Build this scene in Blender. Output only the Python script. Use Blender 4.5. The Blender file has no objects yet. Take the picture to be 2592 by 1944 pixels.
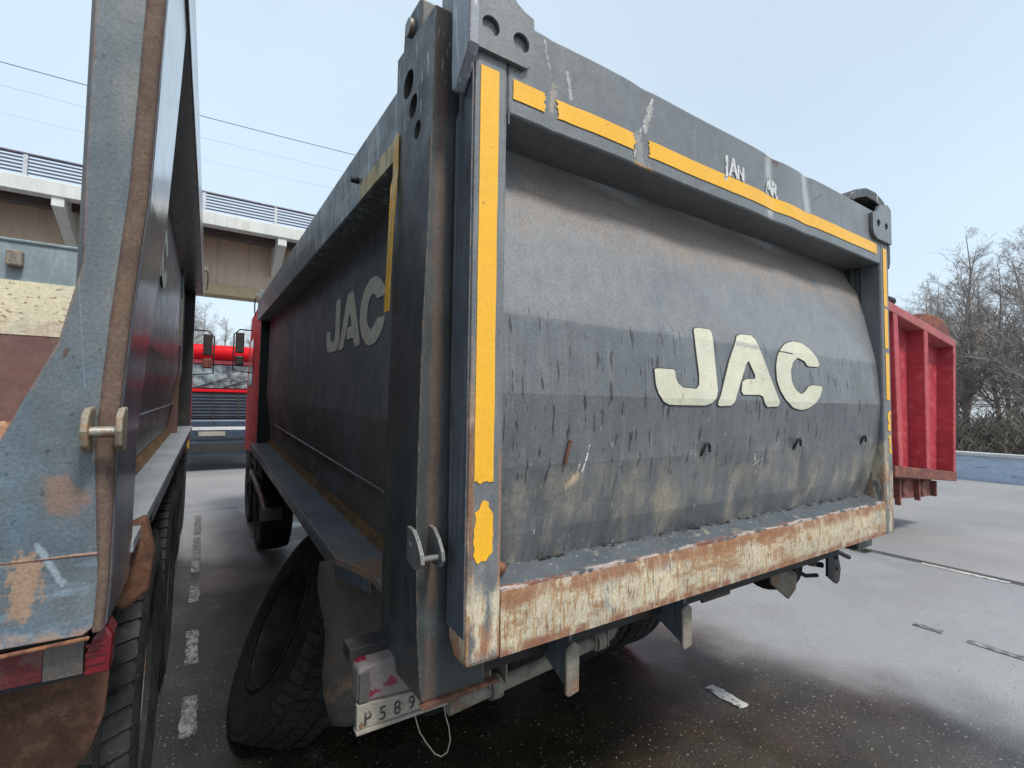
import bpy, bmesh, math, random
from mathutils import Vector, Matrix
import numpy as np
R = math.radians
S = bpy.context.scene
COL = S.collection

# ------------------------------------------------------------------ camera
cd = bpy.data.cameras.new('camera'); cam = bpy.data.objects.new('camera', cd); COL.objects.link(cam)
cd.sensor_width = 36; cd.lens = 36 * 1210.7 / 2592; cd.clip_start = .02; cd.clip_end = 1500
_r = Vector((0.8407002, -0.5413412, 0.0131494)); _u = Vector((-0.0363554, -0.0321980, 0.9988201)); _f = Vector((0.5402791, 0.8401863, 0.0467495))
m = Matrix(((_r.x, _u.x, -_f.x, -0.54461), (_r.y, _u.y, -_f.y, -1.03633), (_r.z, _u.z, -_f.z, 1.7), (0, 0, 0, 1)))
cam.matrix_world = m
S.camera = cam

# ------------------------------------------------------------------ world, sun, exposure
SUN_EL, SUN_AZ = 57, 168       # azimuth measured clockwise from +Y
w = bpy.data.worlds.new('World'); S.world = w; w.use_nodes = True
nt = w.node_tree; nt.nodes.clear()
out = nt.nodes.new('ShaderNodeOutputWorld')
sky = nt.nodes.new('ShaderNodeTexSky'); sky.sky_type = 'NISHITA'; sky.sun_disc = False
sky.sun_elevation = R(SUN_EL); sky.sun_rotation = R(SUN_AZ); sky.air_density = 1.0; sky.dust_density = 3.0
b1 = nt.nodes.new('ShaderNodeBackground'); b1.inputs[1].default_value = .05
nt.links.new(sky.outputs[0], b1.inputs[0])
# overcast veil: pale cloud cover, slightly bluer away from the horizon
tc = nt.nodes.new('ShaderNodeTexCoord'); sep = nt.nodes.new('ShaderNodeSeparateXYZ'); nt.links.new(tc.outputs['Generated'], sep.inputs[0])
mr = nt.nodes.new('ShaderNodeMapRange'); mr.inputs[1].default_value = -.02; mr.inputs[2].default_value = .75; nt.links.new(sep.outputs[2], mr.inputs[0])
rp = nt.nodes.new('ShaderNodeValToRGB'); nt.links.new(mr.outputs[0], rp.inputs[0])
rp.color_ramp.elements[0].color = (.68, .77, .83, 1); rp.color_ramp.elements[1].color = (.60, .72, .80, 1)
e = rp.color_ramp.elements.new(.35); e.color = (.60, .73, .83, 1)
nz = nt.nodes.new('ShaderNodeTexNoise'); nz.inputs['Scale'].default_value = 1.6; nz.inputs['Detail'].default_value = 4; nt.links.new(tc.outputs['Generated'], nz.inputs['Vector'])
mr2 = nt.nodes.new('ShaderNodeMapRange'); mr2.inputs[1].default_value = .3; mr2.inputs[2].default_value = .7; mr2.inputs[3].default_value = .92; mr2.inputs[4].default_value = 1.06; nt.links.new(nz.outputs[0], mr2.inputs[0])
b2 = nt.nodes.new('ShaderNodeBackground'); nt.links.new(rp.outputs[0], b2.inputs[0]); nt.links.new(mr2.outputs[0], b2.inputs[1])
ad = nt.nodes.new('ShaderNodeAddShader'); nt.links.new(b1.outputs[0], ad.inputs[0]); nt.links.new(b2.outputs[0], ad.inputs[1])
nt.links.new(ad.outputs[0], out.inputs[0])

sl = bpy.data.lights.new('sun', 'SUN'); sl.energy = 3.3; sl.angle = R(9); sl.color = (1, .95, .88)
sun = bpy.data.objects.new('sun', sl); COL.objects.link(sun)
az, el = R(SUN_AZ), R(SUN_EL)
d = Vector((math.sin(az) * math.cos(el), math.cos(az) * math.cos(el), math.sin(el)))
sun.rotation_euler = d.to_track_quat('Z', 'Y').to_euler(); sun.location = (0, -20, 30)

S.view_settings.view_transform = 'Standard'; S.view_settings.look = 'None'
S.view_settings.exposure = 0.0; S.view_settings.gamma = 1; S.view_settings.use_curve_mapping = False

# ------------------------------------------------------------------ materials
class NG:
    def __init__(s, name):
        s.m = bpy.data.materials.new(name); s.m.use_nodes = True
        s.t = s.m.node_tree; s.t.nodes.clear()
        s.out = s.t.nodes.new('ShaderNodeOutputMaterial')
        s.b = s.t.nodes.new('ShaderNodeBsdfPrincipled'); s.L(s.b.outputs[0], s.out.inputs[0])
        s.tc = s.t.nodes.new('ShaderNodeTexCoord'); s.co = s.tc.outputs['Object']; s._sep = None
    def L(s, a, b): s.t.links.new(a, b)
    def setin(s, sock, v):
        if hasattr(v, 'is_output'): s.L(v, sock)
        elif isinstance(v, (tuple, list)) and len(v) == 3 and sock.type == 'RGBA': sock.default_value = (*v, 1)
        else: sock.default_value = v
    def noise(s, sc, det=4, rough=.55, dist=0.0, off=(0, 0, 0)):
        mp = s.t.nodes.new('ShaderNodeMapping'); s.L(s.co, mp.inputs[0])
        mp.inputs['Scale'].default_value = sc if isinstance(sc, (tuple, list)) else (sc, sc, sc)
        mp.inputs['Location'].default_value = off
        n = s.t.nodes.new('ShaderNodeTexNoise'); s.L(mp.outputs[0], n.inputs['Vector']); n.inputs['Scale'].default_value = 1
        n.inputs['Detail'].default_value = det; n.inputs['Roughness'].default_value = rough; n.inputs['Distortion'].default_value = dist
        return n.outputs[0]
    def rng(s, v, a, b, c=0., d=1., smooth=True):
        n = s.t.nodes.new('ShaderNodeMapRange')
        if smooth: n.interpolation_type = 'SMOOTHSTEP'
        for i, q in enumerate((v, a, b, c, d)): s.setin(n.inputs[i], q)
        return n.outputs[0]
    def math(s, op, a, b=0.):
        n = s.t.nodes.new('ShaderNodeMath'); n.operation = op; s.setin(n.inputs[0], a); s.setin(n.inputs[1], b); return n.outputs[0]
    def mix(s, f, a, b):
        n = s.t.nodes.new('ShaderNodeMix'); n.data_type = 'RGBA'; s.setin(n.inputs[0], f); s.setin(n.inputs[6], a); s.setin(n.inputs[7], b); return n.outputs[2]
    def axis(s, k):
        if s._sep is None:
            s._sep = s.t.nodes.new('ShaderNodeSeparateXYZ'); s.L(s.co, s._sep.inputs[0])
        return s._sep.outputs['xyz'.index(k)]
    def seg(s, a, b, wd, fuzz=.0015):
        # 1 on a scratch running from a to b
        V = lambda op: s.t.nodes.new('ShaderNodeVectorMath')
        A = Vector(a); B = Vector(b) - A
        n1 = V(0); n1.operation = 'SUBTRACT'; s.L(s.co, n1.inputs[0]); n1.inputs[1].default_value = A
        n2 = V(0); n2.operation = 'DOT_PRODUCT'; s.L(n1.outputs[0], n2.inputs[0]); n2.inputs[1].default_value = B / B.dot(B)
        cl = s.t.nodes.new('ShaderNodeClamp'); s.L(n2.outputs['Value'], cl.inputs[0])
        n3 = V(0); n3.operation = 'SCALE'; n3.inputs[0].default_value = B; s.L(cl.outputs[0], n3.inputs['Scale'])
        n4 = V(0); n4.operation = 'SUBTRACT'; s.L(n1.outputs[0], n4.inputs[0]); s.L(n3.outputs[0], n4.inputs[1])
        n5 = V(0); n5.operation = 'LENGTH'; s.L(n4.outputs[0], n5.inputs[0])
        wob = s.rng(s.noise(90, 2), .3, .7, -wd * .9, wd * .9, False)
        return s.rng(s.math('ADD', n5.outputs['Value'], wob), wd, wd + fuzz, 1., 0.)

def grimy(name, base, base2=None, rough=.5, layers=(), bump=.15, bscale=60, coat=0., metallic=0., vscale=3., spec=.5, bdist=.004, grain=.22):
    g = NG(name)
    col = g.mix(g.rng(g.noise(vscale, 6, .6), .35, .65), base, base2 or tuple(c * .8 for c in base))
    ro = g.rng(g.noise(9, 4), .3, .7, rough * .8, min(1, rough * 1.2))
    for l in layers:
        if l.get('seg'): f = g.seg(l['seg'][0], l['seg'][1], l.get('w', .002), l.get('fz', .0015))
        elif l.get('edge'):
            bv = g.t.nodes.new('ShaderNodeBevel'); bv.samples = 4; bv.inputs[0].default_value = l['edge']
            ge = g.t.nodes.new('ShaderNodeNewGeometry')
            dp = g.t.nodes.new('ShaderNodeVectorMath'); dp.operation = 'DOT_PRODUCT'; g.L(bv.outputs[0], dp.inputs[0]); g.L(ge.outputs['Normal'], dp.inputs[1])
            f = g.rng(dp.outputs['Value'], .995, .93)
            f = g.math('MULTIPLY', f, g.rng(g.noise(l.get('sc', 30), 5, .65), l.get('lo', .4), l.get('hi', .55)))
        else: f = g.rng(g.noise(l.get('sc', 10), l.get('det', 4), l.get('nr', .6), l.get('dist', 0.), l.get('off', (0, 0, 0))), l['lo'], l['hi'])
        for ax, a, b in l.get('mask', ()): f = g.math('MULTIPLY', f, g.rng(g.math('ADD', g.axis(ax), g.rng(g.noise(12, 3), .3, .7, -abs(b - a) * .35, abs(b - a) * .35, False)), a, b))
        f = g.math('MULTIPLY', f, l.get('s', 1.))
        col = g.mix(f, col, l['c'])
        if 'r' in l:
            mm = g.t.nodes.new('ShaderNodeMix'); g.setin(mm.inputs[0], f); g.setin(mm.inputs[2], ro); mm.inputs[3].default_value = l['r']; ro = mm.outputs[0]
    if grain:
        gv = g.rng(g.noise(170, 3, .7), .35, .65, 1 - grain, 1 + grain, False); gb = g.rng(g.noise(23, 4, .6), .3, .7, 1 - grain * .45, 1 + grain * .45, False)
        cmb = g.t.nodes.new('ShaderNodeVectorMath'); cmb.operation = 'SCALE'; g.setin(cmb.inputs[0], col) if hasattr(col, 'is_output') else None; g.L(g.math('MULTIPLY', gv, gb), cmb.inputs['Scale']); col = cmb.outputs[0]
    g.L(col, g.b.inputs['Base Color']); g.L(ro, g.b.inputs['Roughness'])
    g.b.inputs['Metallic'].default_value = metallic; g.b.inputs['Specular IOR Level'].default_value = spec
    if coat: g.b.inputs['Coat Weight'].default_value = coat; g.b.inputs['Coat Roughness'].default_value = .25
    if bump:
        bm_ = g.t.nodes.new('ShaderNodeBump'); bm_.inputs['Strength'].default_value = bump; bm_.inputs['Distance'].default_value = bdist
        h = g.math('ADD', g.noise(bscale, 4), g.math('MULTIPLY', g.noise(7, 2), 2.))
        g.L(h, bm_.inputs['Height']); g.L(bm_.outputs[0], g.b.inputs['Normal'])
    return g.m

def plain(name, c, rough=.6, metallic=0., **k): return grimy(name, c, rough=rough, metallic=metallic, **k)

RUST = (.20, .085, .035); DRUST = (.075, .03, .018); TAN = (.30, .25, .19); CREAM = (.62, .54, .38); GREY = (.185, .215, .225); GREY2 = (.145, .172, .185)
BLACKISH = (.028, .03, .033); PALE = (.45, .47, .46)
drips = dict(sc=(42, 42, 5), lo=.66, hi=.69, c=(.03, .033, .038), s=.9, det=2)
streaks = dict(sc=(60, 60, 1.6), lo=.5, hi=.75, c=(.10, .105, .10), s=.55)
lstreaks = dict(sc=(55, 55, 1.3), lo=.55, hi=.8, c=(.36, .38, .37), s=.4)
M = {}
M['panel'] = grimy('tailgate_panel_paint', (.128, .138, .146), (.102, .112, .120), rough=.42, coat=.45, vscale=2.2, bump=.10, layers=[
    dict(sc=(5, 1, 3), lo=.20, hi=.5, c=(.205, .213, .217), s=.62, mask=[('z', 1.935, 1.96)], r=.6),  # pale dust above the upper bend, standing in for skylight on those facets
    dict(sc=(9, 1, 4), lo=.22, hi=.55, c=(.25, .195, .155), s=.8, mask=[('z', 2.16, 2.34)], r=.8),
    dict(sc=(90, 1, 60), lo=.62, hi=.66, c=(.10, .075, .06), s=.6, mask=[('z', 2.10, 2.30)]),
    dict(sc=(16, 1, 3), lo=.35, hi=.70, c=(.07, .075, .08), s=.45, mask=[('z', 1.98, 1.90)]),
    dict(sc=(7, 1, 3.5), lo=.40, hi=.64, c=(.30, .265, .21), s=.8, mask=[('z', 1.58, 1.40)], r=.85),
    dict(sc=(5, 1, 3), lo=.50, hi=.62, c=(.055, .06, .06), s=.55, mask=[('z', 1.62, 1.50)]),
    dict(sc=(70, 1, 3), lo=.5, hi=.75, c=(.31, .31, .29), s=.22),
    dict(sc=(50, 1, 9), lo=.61, hi=.635, c=(.022, .025, .028), s=.9, det=2, mask=[('z', 2.0, 1.93), ('z', 1.42, 1.55)]),
    dict(sc=(60, 1, 2.6), lo=.68, hi=.71, c=(.045, .05, .054), s=.8, det=2, mask=[('z', 2.05, 1.9)]),
    dict(sc=(80, 1, 16), lo=.70, hi=.72, c=(.45, .46, .46), s=.7, det=2, mask=[('z', 1.75, 1.6)]),
    dict(seg=((.385, 0.03, 1.50), (.42, .03, 1.61)), w=.0025, c=(.6, .6, .57)), dict(seg=((.365, 0.03, 1.49), (.395, .03, 1.60)), w=.0015, c=(.5, .45, .36)),
    dict(seg=((.34, .03, 1.47), (.37, .03, 1.50)), w=.006, fz=.01, c=(.5, .38, .25)),
    dict(seg=((1.15, .04, 1.42), (1.45, .03, 1.57)), w=.0012, c=(.42, .42, .40)), dict(seg=((1.31, .035, 1.43), (1.27, .03, 1.53)), w=.0018, c=(.6, .6, .58)),
    dict(seg=((1.95, .03, 1.60), (2.07, .02, 1.71)), w=.0018, c=(.6, .61, .6)), dict(seg=((1.99, .03, 1.66), (2.05, .02, 1.75)), w=.001, c=(.5, .5, .5)),
    dict(seg=((.33, .03, 2.05), (.335, .03, 2.13)), w=.0008, c=(.45, .45, .45)), dict(seg=((.29, .03, 1.86), (.295, .03, 1.93)), w=.0008, c=(.45, .45, .45)),
    dict(seg=((.66, .04, 1.35), (.70, .03, 1.47)), w=.001, c=(.5, .5, .48)),
])
M['beam'] = grimy('tailgate_beam_paint', (.155, .166, .172), (.13, .142, .15), rough=.42, coat=.2, vscale=2.5, bump=.12, layers=[
    dict(sc=(30, 30, 4), lo=.55, hi=.8, c=(.34, .35, .34), s=.4),
    dict(edge=.005, sc=30, lo=.5, hi=.62, c=(.2, .12, .06), s=.8),
    dict(sc=16, lo=.70, hi=.73, c=DRUST, s=.9),
    dict(seg=((.215, 0, 2.72), (.255, 0, 2.60)), w=.004, c=(.33, .33, .30)), dict(seg=((.255, 0, 2.60), (.245, 0, 2.53)), w=.008, fz=.006, c=(.30, .26, .22)),
    dict(seg=((.235, 0, 2.69), (.243, 0, 2.64)), w=.002, c=DRUST), dict(seg=((.25, 0, 2.55), (.238, 0, 2.50)), w=.002, c=DRUST),
    dict(seg=((.30, 0, 2.66), (.315, 0, 2.59)), w=.003, fz=.006, c=(.36, .37, .35)),
    dict(seg=((.655, 0, 2.71), (.60, 0, 2.58)), w=.004, c=(.50, .50, .48)), dict(seg=((.645, 0, 2.68), (.625, 0, 2.60)), w=.006, fz=.008, c=(.36, .36, .34)),
    dict(seg=((.625, 0, 2.62), (.57, 0, 2.50)), w=.0035, c=(.52, .51, .48)), dict(seg=((.60, 0, 2.57), (.645, 0, 2.47)), w=.0015, c=(.55, .54, .5)),
    dict(seg=((.59, 0, 2.56), (.60, 0, 2.49)), w=.013, fz=.012, c=(.26, .25, .23)), dict(seg=((.575, 0, 2.55), (.565, 0, 2.50)), w=.003, c=DRUST),
    dict(seg=((.575, 0, 2.475), (.65, 0, 2.472)), w=.006, c=(.30, .19, .09)),
    dict(seg=((1.335, 0, 2.735), (1.40, 0, 2.725)), w=.010, fz=.02, c=(.09, .045, .03)), dict(seg=((1.345, 0, 2.71), (1.36, 0, 2.50)), w=.006, fz=.03, c=(.36, .37, .37)),
    dict(seg=((1.63, 0, 2.72), (1.66, 0, 2.58)), w=.006, fz=.03, c=(.38, .39, .39)), dict(seg=((1.72, 0, 2.64), (1.78, 0, 2.68)), w=.0015, c=(.04, .04, .04)),
    dict(seg=((.15, 0, 2.66), (.152, 0, 2.62)), w=.001, c=(.3, .3, .28)),
])
M['post_front'] = grimy('tailgate_post_paint', (.15, .162, .17), (.12, .132, .14), rough=.42, coat=.2, bump=.12, layers=[
    dict(sc=(30, 30, 4), lo=.5, hi=.8, c=(.36, .37, .36), s=.35),
    dict(edge=.014, sc=(26, 26, 8), lo=.42, hi=.5, c=(.26, .125, .06), s=.95, mask=[('z', 1.75, 1.45)], r=.9),
    dict(edge=.006, sc=(40, 40, 12), lo=.5, hi=.6, c=(.5, .40, .28), s=.9, mask=[('z', 1.9, 1.5)]),
    dict(edge=.004, sc=40, lo=.52, hi=.6, c=(.25, .13, .07), s=.8),
    dict(sc=(30, 30, 6), lo=.35, hi=.5, c=(.24, .125, .07), s=.85, mask=[('x', .020, .010), ('z', 1.85, 1.60)], r=.9),
    dict(sc=(40, 40, 5), lo=.48, hi=.55, c=(.42, .30, .22), s=.85, mask=[('x', .022, .012), ('z', 1.95, 1.5)], r=.9),
    dict(sc=(26, 26, 4), lo=.35, hi=.45, c=(.27, .145, .09), s=.9, mask=[('x', .084, .091), ('z', 1.62, 1.56)], r=.9),
    dict(sc=(22, 22, 7), lo=.42, hi=.58, c=(.60, .52, .38), s=.9, mask=[('z', 1.30, 1.19)], r=.8),
    dict(sc=(60, 60, 9), lo=.52, hi=.62, c=(.33, .17, .07), s=.9, mask=[('z', 1.27, 1.14)], r=.9),
    dict(sc=(14, 14, 7), lo=.42, hi=.55, c=(.30, .13, .055), s=.85, mask=[('z', 1.17, 1.09)], r=.9),
])
M['post_far'] = grimy('far_post_paint', (.15, .162, .17), (.12, .132, .14), rough=.45, coat=.15, layers=[
    dict(sc=(30, 30, 8), lo=.45, hi=.56, c=(.50, .42, .30), s=.9, mask=[('z', 1.65, 1.4)], r=.85), dict(sc=(26, 26, 6), lo=.5, hi=.6, c=(.30, .16, .08), s=.9, mask=[('z', 1.6, 1.2)], r=.9), dict(edge=.005, sc=30, lo=.45, hi=.55, c=(.25, .14, .08), s=.8)])
M['rail_rust'] = grimy('bottom_rail_worn_paint', (.56, .49, .35), (.44, .39, .29), rough=.75, bump=.3, bscale=90, vscale=5, layers=[
    dict(sc=(5, 5, 6), lo=.55, hi=.68, c=(.25, .28, .28), s=.75),
    dict(sc=(120, 120, 14), lo=.52, hi=.60, c=(.36, .22, .11), s=.85, det=5),
    dict(sc=(150, 150, 24), lo=.58, hi=.64, c=(.12, .07, .04), s=.75, det=4),
    dict(sc=(2.6, 1, 7), lo=.50, hi=.60, c=(.30, .155, .07), s=.85, nr=.75, off=(3, 0, 0)),
    dict(sc=(20, 20, 6), lo=.32, hi=.52, c=(.24, .11, .055), s=.9, mask=[('z', 1.178, 1.215)], nr=.75),
    dict(sc=(28, 28, 8), lo=.35, hi=.55, c=(.24, .10, .06), s=.9, mask=[('z', 1.105, 1.085)], nr=.75),
])
M['shelf'] = grimy('tailgate_shelf_paint', (.088, .10, .112), (.068, .08, .09), rough=.45, coat=.1, bump=.25, layers=[
    dict(sc=(50, 90, 40), lo=.62, hi=.70, c=(.36, .38, .38), s=.6),
    dict(sc=(12, 30, 12), lo=.42, hi=.55, c=(.50, .40, .36), s=.9, mask=[('y', .022, .008)]),
    dict(sc=(9, 30, 9), lo=.55, hi=.6, c=(.16, .06, .035), s=.9, mask=[('y', .03, .012)]),
    dict(sc=8, lo=.58, hi=.68, c=TAN, s=.7),
])
M['dark_side'] = grimy('shaded_side_paint', (.085, .105, .125), (.065, .08, .10), rough=.38, coat=.25, bump=.12, layers=[  # darker copy of the tailgate paint, shade of these faces put into its colour
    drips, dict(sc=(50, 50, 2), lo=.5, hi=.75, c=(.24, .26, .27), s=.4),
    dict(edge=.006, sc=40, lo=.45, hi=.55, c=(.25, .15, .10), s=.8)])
M['pillar'] = grimy('rear_pillar_paint', (.048, .053, .053), (.034, .039, .040), rough=.5, coat=.1, bump=.15, layers=[
    dict(sc=(40, 40, 1.5), lo=.45, hi=.7, c=(.055, .06, .06), s=.6),
    dict(sc=(14, 14, 2), lo=.52, hi=.66, c=(.095, .10, .09), s=.35),
    drips,
    dict(sc=(46, 46, 8), lo=.63, hi=.67, c=(.48, .50, .50), s=.8, det=2, mask=[('z', 2.35, 2.6)]),
    dict(sc=(9, 9, 1.2), lo=.38, hi=.5, c=(.125, .075, .052), s=.6, mask=[('x', -.060, -.045), ('x', -.016, -.030), ('y', .14, .125)]),
    dict(sc=5, lo=.5, hi=.62, c=(.06, .08, .085), s=.8, mask=[('z', 1.3, 1.05)]),
    dict(edge=.007, sc=30, lo=.45, hi=.56, c=(.24, .16, .11), s=.8)])
M['rail'] = grimy('top_rail_paint', (.16, .175, .18), (.125, .14, .145), rough=.5, coat=.15, bump=.1, layers=[
    dict(sc=(26, 26, 4.5), lo=.56, hi=.62, c=(.50, .53, .53), s=.75, det=4, mask=[('y', 3.2, 1.6)]),
    dict(sc=(60, 60, 10), lo=.6, hi=.66, c=(.5, .53, .53), s=.7, det=2, mask=[('y', 2.2, 1.2)]),
    dict(sc=7, lo=.5, hi=.7, c=(.11, .12, .125), s=.5)])
M['tub'] = grimy('dump_body_side_paint', (.22, .225, .236), (.175, .18, .192), rough=.6, coat=.0, spec=.3, bump=.1, layers=[
    dict(sc=(30, 30, 3), lo=.55, hi=.8, c=(.20, .21, .22), s=.4), drips,
    dict(sc=(6, 1.6, 3), lo=.38, hi=.6, c=(.16, .135, .105), s=.75, mask=[('z', 1.72, 1.55)], r=.8),
    dict(sc=(10, 10, 10), lo=.5, hi=.62, c=(.17, .12, .085), s=.7, mask=[('z', 1.25, 1.15)]),
    dict(sc=4, lo=.5, hi=.7, c=(.16, .15, .15), s=.3)])
M['sill'] = grimy('body_ledge_paint', (.16, .19, .22), (.12, .145, .17), rough=.4, coat=.25, bump=.15, layers=[
    dict(sc=(50, 18, 20), lo=.55, hi=.7, c=(.30, .33, .36), s=.6),
    dict(sc=(8, 5, 8), lo=.42, hi=.54, c=(.27, .15, .09), s=.85, mask=[('y', 1.3, .75)], r=.9),
    dict(edge=.006, sc=20, lo=.45, hi=.55, c=(.17, .11, .09), s=.7)])
M['brown_strip'] = grimy('rusty_weld_strip', (.19, .11, .05), (.12, .075, .04), rough=.85, bump=.4, layers=[dict(sc=20, lo=.5, hi=.6, c=(.28, .15, .06), s=.7)])
M['blue_post'] = grimy('pale_blue_post_paint', (.118, .138, .15), (.09, .112, .128), rough=.45, coat=.15, bump=.15, vscale=4, layers=[
    dict(sc=9, lo=.40, hi=.7, c=(.10, .165, .225), s=.7, mask=[('z', 1.9, 1.45)]),
    dict(sc=(60, 60, 60), lo=.66, hi=.68, c=(.05, .06, .07), s=.7, det=2), dict(sc=(22, 22, 16), lo=.70, hi=.72, c=(.09, .05, .035), s=.9, det=2),
    dict(sc=(12, 12, 5), lo=.52, hi=.72, c=(.22, .27, .30), s=.45, mask=[('z', 1.9, 1.5)]), dict(sc=(9, 9, 30), lo=.5, hi=.7, c=(.22, .31, .37), s=.6, mask=[('z', 1.45, 1.41)]),
    dict(sc=(18, 18, 5), lo=.40, hi=.58, c=(.24, .23, .18), s=.3, mask=[('x', -.035, -.012)]), dict(sc=(30, 30, 20), lo=.4, hi=.55, c=(.36, .24, .17), s=.8, mask=[('z', 1.315, 1.29)]),
    dict(seg=((-.108, .1, 1.37), (-.108, .1, 1.42)), w=.013, fz=.012, c=(.30, .20, .14)),
    dict(seg=((-.112, .1, 1.34), (-.108, .1, 1.40)), w=.008, fz=.012, c=(.29, .20, .14)), dict(seg=((-.155, .1, 1.425), (.0, .1, 1.428)), w=.0012, fz=.002, c=(.34, .25, .19)), dict(seg=((-.095, .1, 1.45), (-.06, .1, 1.38)), w=.002, fz=.005, c=(.24, .30, .34)), dict(seg=((-.068, .1, 2.0), (-.045, .1, 1.72)), w=.0004, fz=.0005, c=(.15, .19, .215)), dict(sc=14, lo=.5, hi=.6, c=(.22, .14, .10), s=.8, mask=[('z', 1.60, 1.57), ('z', 1.48, 1.53), ('x', -.10, -.08)]),
    dict(seg=((.05, .1, 1.95), (.035, .1, 1.70)), w=.0004, fz=.0004, c=(.3, .35, .4)),
    dict(edge=.008, sc=(24, 24, 10), lo=.38, hi=.5, c=(.22, .12, .085), s=.9, r=.9)])
M['brown_edge'] = grimy('rusted_edge_paint', (.135, .088, .062), (.095, .064, .047), rough=.85, bump=.3, layers=[
    dict(sc=(24, 24, 16), lo=.66, hi=.69, c=(.08, .045, .035), s=.9, det=2), dict(sc=(8, 8, 3), lo=.5, hi=.65, c=(.19, .12, .075), s=.6), dict(edge=.010, sc=20, lo=.35, hi=.5, c=(.05, .035, .04), s=.9)])
M['pale_side'] = grimy('glossy_side_paint', (.17, .175, .20), (.13, .135, .155), rough=.2, coat=1., bump=.05, layers=[
    dict(sc=(40, 40, 1.2), lo=.5, hi=.7, c=(.17, .16, .19), s=.5),
    dict(sc=(9, 9, 2), lo=.3, hi=.6, c=(.085, .095, .115), s=.9, mask=[('z', 2.05, 1.85)])])
M['rail_left'] = grimy('glossy_dark_rail_paint', (.085, .085, .10), (.07, .07, .085), rough=.25, coat=.9, bump=.04)
M['left_tub'] = grimy('left_body_side_paint', (.13, .14, .145), (.10, .11, .12), rough=.4, coat=.35, bump=.06, layers=[
    dict(sc=(30, 30, 1.5), lo=.5, hi=.75, c=(.24, .24, .25), s=.5)])
M['tape'] = grimy('yellow_reflective_tape', (.84, .44, .02), (.80, .42, .03), rough=.42, bump=.04, grain=.07, layers=[dict(sc=45, lo=.715, hi=.74, c=(.10, .06, .03), s=.8, det=2), dict(sc=(5, 5, 3), lo=.5, hi=.7, c=(.85, .48, .07), s=.4)])
M['tape_dull'] = grimy('faded_reflective_tape', (.85, .68, .34), (.78, .62, .34), rough=.6, bump=.05, layers=[dict(sc=(40, 40, 8), lo=.56, hi=.62, c=(.30, .28, .22), s=.7)])
M['letter'] = grimy('cream_letter_paint', (.62, .61, .47), (.55, .54, .42), rough=.5, bump=.03, grain=.10, layers=[dict(sc=(40, 40, 12), lo=.66, hi=.70, c=(.33, .28, .20), s=.8), dict(sc=(6, 6, 5), lo=.5, hi=.7, c=(.55, .55, .46), s=.5),
    dict(seg=((1.42, .02, 1.943), (1.77, .03, 1.932)), w=.0022, c=(.05, .05, .05)), dict(seg=((1.46, .02, 1.744), (1.76, .02, 1.742)), w=.0018, c=(.05, .05, .05)), dict(seg=((1.30, .02, 1.747), (1.43, .02, 1.745)), w=.0018, c=(.05, .05, .05)), dict(seg=((1.15, .02, 1.95), (1.30, .02, 1.945)), w=.004, fz=.01, c=(.40, .40, .35)), dict(seg=((.95, .02, 1.955), (.952, .02, 1.968)), w=.003, c=(.25, .12, .06)), dict(sc=(14, 14, 90), lo=.60, hi=.64, c=(.45, .44, .37), s=.5)])
M['letter_edge'] = plain('letter_outline_dark', (.06, .065, .07), .7)  # even dark outline behind the cream letters
M['letter_worn'] = grimy('worn_white_letter_paint', (.60, .62, .60), (.52, .54, .53), rough=.6, bump=0, layers=[dict(sc=(40, 40, 25), lo=.54, hi=.60, c=(.19, .205, .212), s=1.)])
M['side_letter'] = grimy('dusty_cream_letter_paint', (.80, .77, .62), (.74, .70, .57), rough=.6, bump=.03, layers=[dict(sc=(40, 40, 12), lo=.6, hi=.68, c=(.22, .2, .16), s=.8)])
M['steel'] = grimy('worn_steel', (.30, .29, .26), (.22, .21, .19), rough=.5, metallic=.5, bump=.2, layers=[dict(sc=20, lo=.5, hi=.6, c=(.22, .13, .08), s=.7), dict(edge=.004, sc=30, lo=.4, hi=.5, c=(.45, .44, .42), s=.8)])
M['rusty'] = grimy('rusty_steel', (.14, .06, .035), (.09, .04, .03), rough=.9, bump=.5, layers=[dict(sc=18, lo=.5, hi=.6, c=(.26, .12, .06), s=.7)])
M['dusty'] = grimy('dusty_underside_metal', (.24, .215, .175), (.17, .155, .13), rough=.85, bump=.3, layers=[dict(sc=12, lo=.5, hi=.62, c=(.10, .09, .08), s=.6), dict(sc=6, lo=.56, hi=.66, c=(.22, .12, .07), s=.7)])
M['black'] = plain('black_chassis_metal', (.022, .022, .024), .7, layers=[dict(sc=9, lo=.45, hi=.7, c=(.06, .05, .045), s=.6)])
M['rubber'] = grimy('dirty_tyre_rubber', (.014, .015, .017), (.010, .011, .012), rough=.8, bump=.3, layers=[dict(sc=(14, 14, 14), lo=.45, hi=.7, c=(.04, .038, .034), s=.5), dict(sc=60, lo=.6, hi=.7, c=(.13, .12, .10), s=.5)])
M['flap'] = grimy('dusty_rubber_flap', (.075, .066, .058), (.055, .05, .045), rough=.9, bump=.3, layers=[dict(sc=6, lo=.4, hi=.6, c=(.095, .085, .07), s=.7), dict(sc=8, lo=.52, hi=.6, c=(.20, .12, .075), s=.8, mask=[('z', .75, .55), ('x', .06, -.0)]), dict(sc=50, lo=.65, hi=.7, c=(.05, .045, .04), s=.6)])
M['rust_flap'] = grimy('rust_stained_flap', (.13, .058, .032), (.09, .042, .025), rough=.95, bump=.5, layers=[dict(sc=30, lo=.5, hi=.65, c=(.19, .10, .06), s=.6), dict(sc=9, lo=.5, hi=.7, c=(.05, .028, .02), s=.7)])
M['plate'] = grimy('dirty_number_plate', (.34, .31, .26), (.25, .23, .19), rough=.6, bump=.2, layers=[dict(sc=30, lo=.5, hi=.65, c=(.20, .18, .15), s=.7)])
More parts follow.
